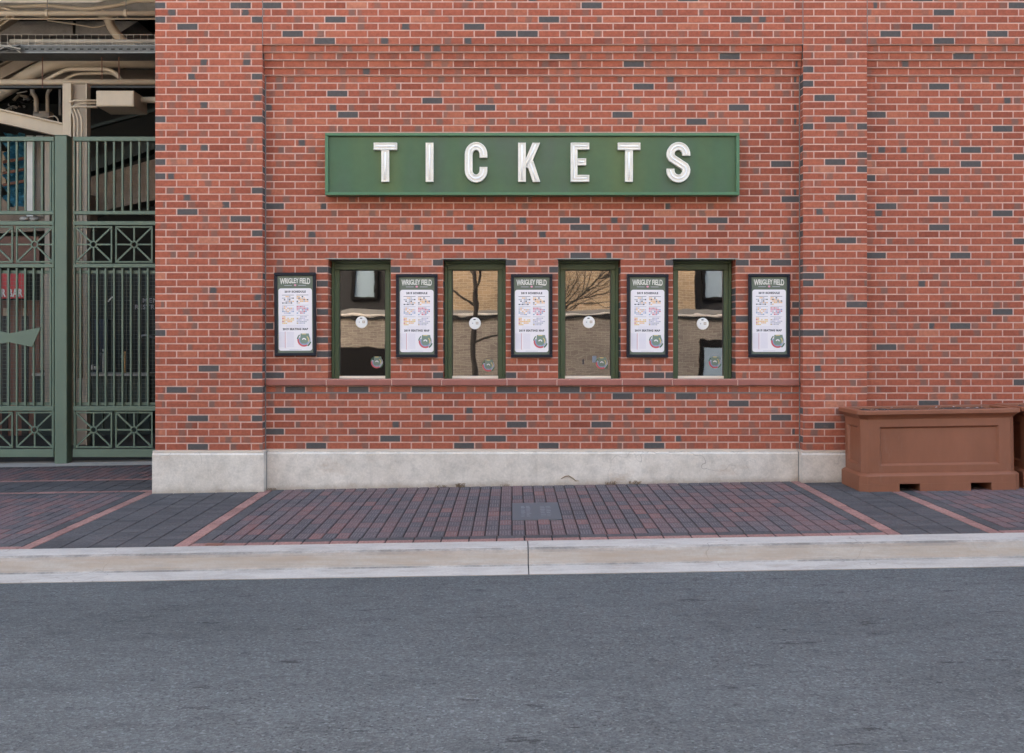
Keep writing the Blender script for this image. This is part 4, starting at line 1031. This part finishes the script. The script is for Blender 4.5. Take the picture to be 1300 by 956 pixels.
pipe('conduit', [(78, 104), (96, 94), (143, 92.5), (158, 104)], 4, 5.1, M_BEIGE, 'beige conduit arching over, inner of two arches')
pipe('sprinkler_pipe', [(-400, 104.5), (260, 104.5)], 8, 4.9, M_BEIGE, 'level beige pipe directly above the dark beam and the junction box')
m = MB(); a = P(-400, 109.5, 4.9); b = P(240, 112.5, 4.9); m.box(a.x, b.x, 4.86, 4.95, b.z, a.z, M_BLACKP, .003); one('steel_angle', m, 'thin dark steel bar under the level beige pipe', 'steel bar')
for px, t_, b_, lab in ((54, 60, 112, 'thin dark hanger rod nearest the left'), (129.5, 60, 101, 'thin dark hanger rod in front of the arched conduits'), (151, 68, 101, 'thin dark hanger rod right of the arched conduits')):
    m = MB(); m.tube([P(px, t_, 4.7), P(px, b_, 4.7)], .0075, M_BROWN, 6); one('hanger_rod', m, lab, 'hanger rod', group='hanger rods')
# junction box
m = MB(); a = P(122, 115, 4.2); b = P(170, 135, 4.2); m.box(a.x, b.x, 4.2, 4.72, b.z, a.z, M_BEIGE, .006)
jb = thing('junction_box', ((a.x + b.x) / 2, 4.4, b.z), 'large beige steel junction box hanging above the gate', 'junction box'); m.build('housing', jb)
m = MB(); m.box(a.x + .012, b.x - .012, 4.19, 4.1995, b.z + .012, a.z - .012, M_BEIGE, .003); m.build('cover_plate', jb)
pipe('conduit', [(174, 127), (260, 127)], 8, 4.5, M_BEIGE, 'stubby beige pipe leaving the junction box to the right')
pipe('conduit', [(124, 127.5), (95, 127.5), (88, 130)], 2.8, 4.4, M_BEIGE, 'beige conduit entering the junction box, upper of the pair')
pipe('conduit', [(130, 131), (102, 131), (92, 136)], 3, 4.45, M_BEIGE, 'beige conduit entering the junction box just under the upper one')
for i, (a, b, c) in enumerate(((89, 94.5, 'leftmost'), (93, 99, 'second from left'), (97, 104, 'rightmost'))):
    pipe('conduit', [(124, 135.5 + .3 * i), (a, 135.5), (b, 150), (b, 480)], 3.0, 4.30 + .02 * i, M_BEIGE, '%s of the three beige conduits dropping down the steel column' % c)
# steel column (wide flange)
m = MB(); Yc = 4.6; a = P(80, 0, Yc).x; b = P(112, 0, Yc).x; fl = P(91, 0, Yc).x
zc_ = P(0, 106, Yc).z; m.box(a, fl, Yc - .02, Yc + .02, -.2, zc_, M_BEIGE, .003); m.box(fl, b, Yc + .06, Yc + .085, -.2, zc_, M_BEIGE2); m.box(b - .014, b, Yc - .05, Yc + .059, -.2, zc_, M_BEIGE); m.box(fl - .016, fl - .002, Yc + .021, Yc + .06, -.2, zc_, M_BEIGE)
one('steel_column', m, 'beige steel column standing behind the wide gate post', 'column')
# beams
def beam(name, A, B, hpx, Y, Y2, mat, label):
    a = P(A[0], A[1], Y); b = P(B[0], B[1], Y2); h = hpx * (10 + Y) / F; m = MB(); t = (b - a).normalized(); u = Vector((-t.z, 0, t.x)); 
    m.bar(a, b, .016, h, mat, up=(0, 0, 1))
    for s_ in (-1, 1): m.bar(a + Vector((0, 0, s_ * h / 2)), b + Vector((0, 0, s_ * h / 2)), .16, .02, mat, up=(0, 0, 1))
    return one(name, m, label, 'beam', group='sloping steel beams')
beam('steel_beam', (-330, 73), (82, 166), 16, 4.9, 4.9, M_BEIGE, 'beige steel beam sloping down to the column just above the gate')
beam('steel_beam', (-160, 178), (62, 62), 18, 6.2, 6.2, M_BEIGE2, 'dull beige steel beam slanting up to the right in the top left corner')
beam('steel_beam', (-40, 60), (24, 18), 6, 5.8, 5.8, M_BEIGE, 'slim beige strut slanting up near the top left corner')
m = MB(); m.box(P(44, 0, 5.5).x, P(64, 0, 5.5).x, 5.45, 5.6, P(0, 150, 5.5).z, P(0, 142, 5.5).z, M_BEIGE2); one('steel_bracket', m, 'small beige steel shelf bracket above the sloping beam', 'bracket')
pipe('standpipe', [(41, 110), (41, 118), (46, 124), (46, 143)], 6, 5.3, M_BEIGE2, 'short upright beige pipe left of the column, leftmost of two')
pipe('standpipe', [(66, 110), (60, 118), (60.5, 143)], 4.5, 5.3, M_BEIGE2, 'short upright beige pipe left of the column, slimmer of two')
pipe('conduit', [(60, 149), (70, 147), (74, 152), (74, 160)], 1.6, 5.2, M_BEIGE, 'little hooked beige conduit on top of the sloping beam')
m = MB(); m.tube([P(88, 160, 5.0), P(90, 150, 5.0), P(100, 140, 5.0)], .005, M_BLACKP, 5); m.tube([P(76, 146, 5.6), P(76, 112, 5.6)], .02, M_GALV, 6); one('cable_drop', m, 'thin dark cable and grey rod beside the column head', 'cable')
r_ = random.Random(21); m = MB()
for i in range(40):
    x, y = r_.uniform(-20, 42), r_.uniform(114, 140); m.tube([P(x, y, 7.6), P(x + r_.uniform(-14, 14), y + r_.uniform(-8, 8), 7.7)], r_.uniform(.01, .03), r_.choice((M_GALV, M_BLACKP, M_WHITE, M_BEIGE2)), 5)
one('service_pipework', m, 'tangle of small grey pipework far back above the sloping beam', 'pipework')
# raking concrete slabs
def slab(name, pts, Y, th, mat, label, cat):
    m = MB(); q = [P(a, b, Y) for a, b in pts]; m.extr([(v.x, v.z) for v in q], Y, Y + th, mat); return one(name, m, label, cat)
slab('stair_slab', [(104, 228), (260, 184), (260, 240), (104, 273)], 8.0, .5, M_RAKER, 'brown raking concrete stair slab seen behind the upper right bars of the gate', 'stair slab')
slab('stair_slab', [(-40, 252), (112, 246), (112, 290), (-40, 298)], 7.6, .4, M_RAKER, 'brown concrete slab crossing behind the rails of the left gate leaf', 'stair slab')
slab('dark_girder', [(104, 205), (260, 150), (260, 166), (104, 222)], 8.6, .3, M_DGREEN, 'dark green girder sloping above the brown stair slab', 'girder')
slab('dark_girder', [(112, 160), (260, 120), (260, 124), (112, 164)], 7.2, .1, M_DGREEN, 'slim dark green girder below the junction box', 'girder')
slab('ceiling_panel', [(-60, 27), (92, 27), (92, 43), (-60, 43)], 8.0, 2.4, M_CONC, 'grey concrete ceiling panel with a slot, behind the upper pipes', 'ceiling panel')
slab('ceiling_panel', [(96, 27), (175, 27), (150, 43), (96, 43)], 8.0, 2.4, M_CONC, 'grey concrete ceiling panel with a slanting end, right of the slot', 'ceiling panel')
# posts and cladding behind the left leaf
def colm(x0, x1, t_, b_, Y, mat, label, dep=.12, name='column'):
    m = MB(); m.box(P(x0, 0, Y).x, P(x1, 0, Y).x, Y, Y + dep, P(0, b_, Y).z, P(0, t_, Y).z, mat, .004); return one(name, m, label, 'column')
colm(33.5, 42, 172, 275, 5.4, M_WHITE, 'white painted column behind the left gate leaf')
colm(45.5, 55, 172, 275, 5.6, M_STONE, 'pale grey column just right of the white one')
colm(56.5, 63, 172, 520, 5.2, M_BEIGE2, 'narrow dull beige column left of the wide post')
colm(66.5, 69, 172, 520, 5.3, M_TAN, 'slim tan upright close to the wide post')
m = MB(); r_ = random.Random(2); nx_, nz_ = 14, 22; x0, x1, z1, z0 = P(7, 0, 6.4).x, P(33, 0, 6.4).x, P(0, 170, 6.4).z, P(0, 262, 6.4).z
V = [(x0 + (x1 - x0) * i / nx_, 6.4 + .10 * math.sin(j_ * 1.9 + i * .6) + r_.uniform(-.05, .05), z0 + (z1 - z0) * j_ / nz_) for j_ in range(nz_ + 1) for i in range(nx_ + 1)]
Fq = [(j_ * (nx_ + 1) + i, j_ * (nx_ + 1) + i + 1, (j_ + 1) * (nx_ + 1) + i + 1, (j_ + 1) * (nx_ + 1) + i) for j_ in range(nz_) for i in range(nx_)]
m.raw(V, Fq, M_BLUE); m.raw([(x, y + .02, z) for x, y, z in V], [tuple(reversed(f)) for f in Fq], M_BLUE)
for py in (203, 217, 232): a = P(4, py + 3, 6.2); b = P(36, py - 3, 6.2); m.tube([a, b], .025, M_BROWN, 6)
one('tarpaulin', m, 'blue tarpaulin lashed with brown poles behind the left gate leaf', 'tarpaulin')
m = MB(); m.box(P(1, 0, 6.8).x, P(7, 0, 6.8).x, 6.8, 6.9, P(0, 234, 6.8).z, P(0, 192, 6.8).z, M_TAN); one('wood_board', m, 'pale yellow board left of the blue tarpaulin', 'board')
m = MB(); m.box(P(69.5, 0, 6.8).x, P(72.8, 0, 6.8).x, 6.8, 6.9, P(0, 222, 6.8).z, P(0, 200, 6.8).z, M_WHITE); one('light_panel', m, 'small cream panel glimpsed beside the wide gate post', 'panel')
for i, (px, lab) in enumerate(((31, 'round pale lamp under the left slab, left of two'), (44, 'round pale lamp under the left slab, right of two'))):
    m = MB(); c = P(px, 278, 6.6); m.tube([c + Vector((-.0, 0, z)) for z in (-.035, -.03, -.01, .01, .03, .035)], [.02, .05, .075, .075, .05, .02], M_WHITE, 12); one('round_lamp', m, lab, 'lamp', smooth=True, group='round lamps')

# kiosk with the red sign
KY_ = 6.4
ks = thing('drinks_kiosk', (P(15, 0, KY_).x, KY_, .0), 'reddish brown wooden drinks kiosk behind the left gate leaf', 'kiosk')
def kb(nm, x0, x1, t_, b_, Y, dep, mat): m = MB(); m.box(P(x0, 0, Y).x, P(x1, 0, Y).x, Y, Y + dep, P(0, b_, Y).z, P(0, t_, Y).z, mat, .004); return m.build(nm, ks)
kb('front_panel', -70, 50, 381, 590, KY_, .06, M_BROWN)
kb('side_board', 50.5, 67, 345, 470, KY_ - .1, .05, M_BEIGE2)
for px in (4, 29, 57): kb('post', px, px + 5, 391, 401, KY_ - .02 if px < 50 else KY_ - .14, .019, M_TAN)
for a_, b_ in ((2, 10), (27, 36)): kb('serving_hatch', a_, b_, 401.5, 560, KY_ - .012, .01, M_BLACKP)
kb('lintel_board', -70, 50, 300, 338, KY_ + .1, .05, M_BROWN)
m = MB(); Y = 6.0; a = P(-15, 344, Y); b = P(31.5, 379, Y); m.box(a.x, b.x, Y, Y + .04, b.z, a.z, M_RED, .003); rs = one('bar_sign', m, 'red sign with white letters reading BEER BAR behind the left gate leaf', 'sign')
m = MB(); c = P(0, 377, Y - .004); V, Fs = text2d('BEER BAR', .19, .006, .62, 1.1, 'RIGHT'); k = (b.x - a.x) * .93 / (max(v[0] for v in V) - min(v[0] for v in V)); mx = max(v[0] for v in V)
m.raw([(b.x - .03 + (v[0] - mx) * k, Y - .004, b.z + .03 + v[1] * .9) for v in V], Fs, M_WHITE); m.build('lettering', rs)
# counter with taps right of the column
ct = thing('bar_counter', (P(120, 0, 6.2).x, 6.2, 0), 'long bar counter with a pale top and dark green front behind the gate', 'counter')
m = MB(); m.box(P(44, 0, 6.2).x, P(190, 0, 6.2).x, 6.1, 6.7, P(0, 477.5, 6.1).z, P(0, 474, 6.1).z, M_TOP, .004); m.build('top', ct)
m = MB(); m.box(P(44, 0, 6.2).x, P(190, 0, 6.2).x, 6.2, 6.6, -.15, P(0, 477.6, 6.1).z - .001, M_DGREEN); m.build('front', ct)
for i in range(6): x = P(100 + i * 15, 0, 6.2).x; m = MB(); m.box(x, x + .02, 6.17, 6.1995, .0, .75, M_GREEN2); m.build('rib', ct)
for px, t_, lab, mt in ((131.5, 443, 'pale upright beer tap tower, left of two on the counter', M_TOP), (158, 446, 'amber upright beer tap tower, right of two on the counter', M_ORANGE)):
    m = MB(); a = P(px, t_, 6.3); b = P(px, 474, 6.2); m.tube([(a.x, 6.3, b.z), (a.x, 6.3, a.z), ], .022, mt, 10); m.tube([(a.x, 6.3, a.z - .05), (a.x, 6.18, a.z - .06), (a.x, 6.17, a.z - .1)], .012, M_GALV, 8); one('tap_tower', m, lab, 'beer tap', True, 'beer taps on the counter')
m = MB(); c = P(118, 469, 6.3)
for k in range(5): m.tube([c + Vector((k * .045 - .1, 0, 0)), c + Vector((k * .045 - .1, 0, .05 + .01 * (k % 3)))], .018, M_WHITE, 8)
one('cup_row', m, 'row of small white cups on the counter left of the taps', 'cups')
# dark restroom wall with lettering
m = MB(); Y = 9.0; a = P(100, 350, Y); b = P(260, 480, Y); m.box(a.x, b.x, Y, Y + .1, -.2, P(0, 340, Y).z, M_DARK); rw = one('dark_partition', m, 'near black partition lettered MENS RESTROOM behind the right gate leaf', 'partition')
m = MB(); kx = 19 / F
for body, cx, py, pxw in (("MEN'S", 194.5, 384, 27), ('RESTROOM', 194.5, 392.5, 46)):
    V, Fs = text2d(body, .1, .002, 1, 1.15); w0 = max(v[0] for v in V) - min(v[0] for v in V); c = P(cx, py, Y); s_ = pxw * kx / w0
    m.raw([(c.x + v[0] * s_, Y - .003, c.z + v[1] * 1.15) for v in V], Fs, M_PRINT['grey'])
m.build('lettering', rw)
pipe('handrail', [(176, 428), (184, 425), (196, 429)], 3, 7.0, M_GALV, 'bright curved metal rail low behind the right gate leaf', 'handrail')
m = MB(); m.tube([P(137, 383, 6.8), P(143, 376.5, 6.8)], .012, M_TUBE, 6); one('strip_light', m, 'short bright slanted strip glimpsed through the right gate leaf', 'light')
m = MB(); m.box(P(120, 0, 8.0).x, P(137, 0, 8.0).x, 8.0, 8.2, 0, P(0, 405, 8.0).z, plain('navy_cabinet', (.03, .04, .075), .4)); one('drinks_cooler', m, 'dark blue upright drinks cooler behind the counter', 'cooler')
# shell
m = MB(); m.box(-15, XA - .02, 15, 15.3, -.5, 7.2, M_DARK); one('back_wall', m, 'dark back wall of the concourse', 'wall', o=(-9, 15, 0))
m = MB(); m.box(-15.3, -15, -.1, 15.3, -.6, 16.6, M_FRED); one('side_wall', m, 'brick side wall beyond the left edge of the gate opening', 'wall', o=(-15.1, 7, 0))
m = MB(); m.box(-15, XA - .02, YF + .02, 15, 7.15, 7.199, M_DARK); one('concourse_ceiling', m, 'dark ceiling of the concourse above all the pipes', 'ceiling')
for i, y in enumerate((6.8, 9.2, 11.6)):
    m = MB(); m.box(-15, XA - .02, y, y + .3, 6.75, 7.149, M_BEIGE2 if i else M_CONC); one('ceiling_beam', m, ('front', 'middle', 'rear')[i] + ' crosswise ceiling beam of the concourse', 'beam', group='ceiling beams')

# ------------------------------------------------------------------ across the street (seen mirrored in the window panes)
FY = -18.0
OB = thing('street_building', (0, FY, -.1), 'tan and grey brick building across the street with slate bays, behind the camera', 'building')
m = MB(); m.box(-15, 15, FY - 8, FY, -.6, 2.02, M_FGREY)
V = (-5.9, -3.6)
m.build('ground_storey', OB)
m = MB()
m.box(-3.35, 5.05, FY - 8, FY - .0, 2.25, 10.9, M_FTAN); m.box(-15, -3.36, FY - 8, FY - .35, 2.25, 10.9, M_SLATE); m.box(5.06, 15, FY - 8, FY - .35, 2.25, 10.9, M_SLATE)
m.build('upper_storey', OB)
m = MB(); m.box(-15.05, 15.05, FY - 1, FY + .06, 2.02, 2.09, M_SLATE, .01); m.box(-15.1, 15.1, FY - 1, FY + .10, 2.091, 2.16, M_CONC, .02); m.box(-15.05, 15.05, FY - 1, FY + .04, 2.161, 2.25, M_CORN, .01); m.build('cornice', OB)
m = MB(); m.box(-15.1, 15.1, FY - 8.1, FY + .12, 10.9, 11.25, M_STONE, .02); m.build('coping', OB)
def bay(x0, x1, z0, z1, y=FY - .35, sub='bay_window'):
    m = MB(); m.box(x0, x0 + .09, y, y + .12, z0, z1, M_FDARK); m.box(x1 - .09, x1, y, y + .12, z0, z1, M_FDARK); m.box(x0 + .091, x1 - .091, y, y + .11, z1 - .09, z1, M_FDARK); m.box(x0 + .091, x1 - .091, y, y + .11, z0, z0 + .09, M_FDARK)
    f = m.build(sub, OB); m = MB(); m.box(x0 + .092, x1 - .092, y + .01, y + .05, z0 + .092, z1 - .092, M_WGLASS); m.build('pane', f)
bay(-4.45, -3.75, 2.55, 4.4); bay(-7.2, -5.4, 2.55, 4.4); bay(-10.5, -8.2, 2.55, 4.4); bay(5.3, 6.0, 2.55, 4.6); bay(6.9, 8.9, 2.55, 4.6)
for z0 in (5.4,):
    for x0 in (-10.5, -7.2, -4.9, 5.4, 8.0): bay(x0, x0 + 1.5, z0, z0 + 1.8)
for x0 in (-2.6, -.4, 1.8): bay(x0, x0 + 1.2, 5.0, 7.0, FY, 'window')
def hole(x0, x1, z0, z1, nm, mat):
    m = MB(); m.box(x0, x1, FY + .001, FY + .03, z0, z1, M_FDARK, .005); f = m.build(nm, OB); m = MB(); m.box(x0 + .12, x1 - .1, FY + .031, FY + .05, z0 + .12, z1 - .22, mat); m.build('pane', f)
hole(-7.8, -3.1, -.1, 1.22, 'garage_door', M_FDARK); hole(5.17, 7.6, .0, 1.42, 'doorway', M_WGLASS)

# bare street tree
def grow(m, p, d, r, ln, dep, rs):
    pts = [p]; rad = [r]
    for i in range(4):
        d = (d + Vector((rs.uniform(-.16, .16), rs.uniform(-.16, .16), rs.uniform(-.05, .12)))).normalized(); p = p + d * ln / 4; pts.append(p); rad.append(r * (1 - .11 * (i + 1)))
        if dep and i and rs.random() < .75:
            a = rs.uniform(0, 6.28); sd_ = Vector((math.cos(a), math.sin(a), rs.uniform(-.1, .55))).normalized(); grow(m, p, (d * .55 + sd_ * .8).normalized(), rad[-1] * .55, ln * .68, dep - 1, rs)
    m.tube(pts, rad, M_BARK, 7 if r > .03 else 4)
    if dep:
        for k in range(2):
            a = rs.uniform(0, 6.28); sd_ = Vector((math.cos(a), math.sin(a), .4)); grow(m, p, (d + sd_ * .6).normalized(), rad[-1] * .8, ln * .72, dep - 1, rs)
TX, TY = -.95, -15.4
tr = thing('bare_tree', (TX, TY, -.05), 'bare street tree on the far pavement, behind the camera', 'tree')
m = MB(); m.tube([(TX, TY, -.1), (TX + .02, TY, .4), (TX - .03, TY, 1.3), (TX + .05, TY, 2.2), (TX, TY, 3.3)], [.10, .072, .070, .066, .05], M_BARK, 10); m.build('trunk', tr)
m = MB(); rs = random.Random(77)
def limb(pts, r0, n_tw, seed):
    q = [Vector(p_) for p_ in pts]; m.tube(q, [r0 * (1 - .75 * i / (len(q) - 1)) for i in range(len(q))], M_BARK, 7); r2 = random.Random(seed)
    for i in range(n_tw):
        f = r2.uniform(.2, 1) * (len(q) - 1); k = min(int(f), len(q) - 2); p_ = q[k].lerp(q[k + 1], f - k); d = (q[k + 1] - q[k]).normalized()
        d = (d + Vector((r2.uniform(-.6, .8), r2.uniform(-.6, .6), r2.uniform(-.5, .9)))).normalized(); grow(m, p_, d, r0 * .42, r2.uniform(.5, 1.1), 2, r2)
limb([(TX, TY, 1.35), (-.2, TY, 1.62), (.7, TY + .1, 1.8), (1.5, TY, 2.35), (2.1, TY, 2.95), (2.9, TY + .1, 3.2), (3.6, TY, 3.6)], .034, 26, 5)
limb([(.2, TY, 1.70), (.9, TY - .2, 2.2), (1.6, TY - .2, 2.45), (2.3, TY - .1, 2.6), (3.0, TY, 2.9)], .022, 18, 9)
for (z, dx, dy, dz, r, ln) in ((2.3, -1, .1, .6, .035, 1.2), (2.6, .5, .7, .8, .035, 1.2), (3.2, .1, .1, 1, .045, 1.4), (3.0, -.4, -.6, .9, .03, 1.2)):
    grow(m, Vector((TX, TY, z)), Vector((dx, dy, dz)).normalized(), r, ln, 3, rs)
m.build('crown', tr)
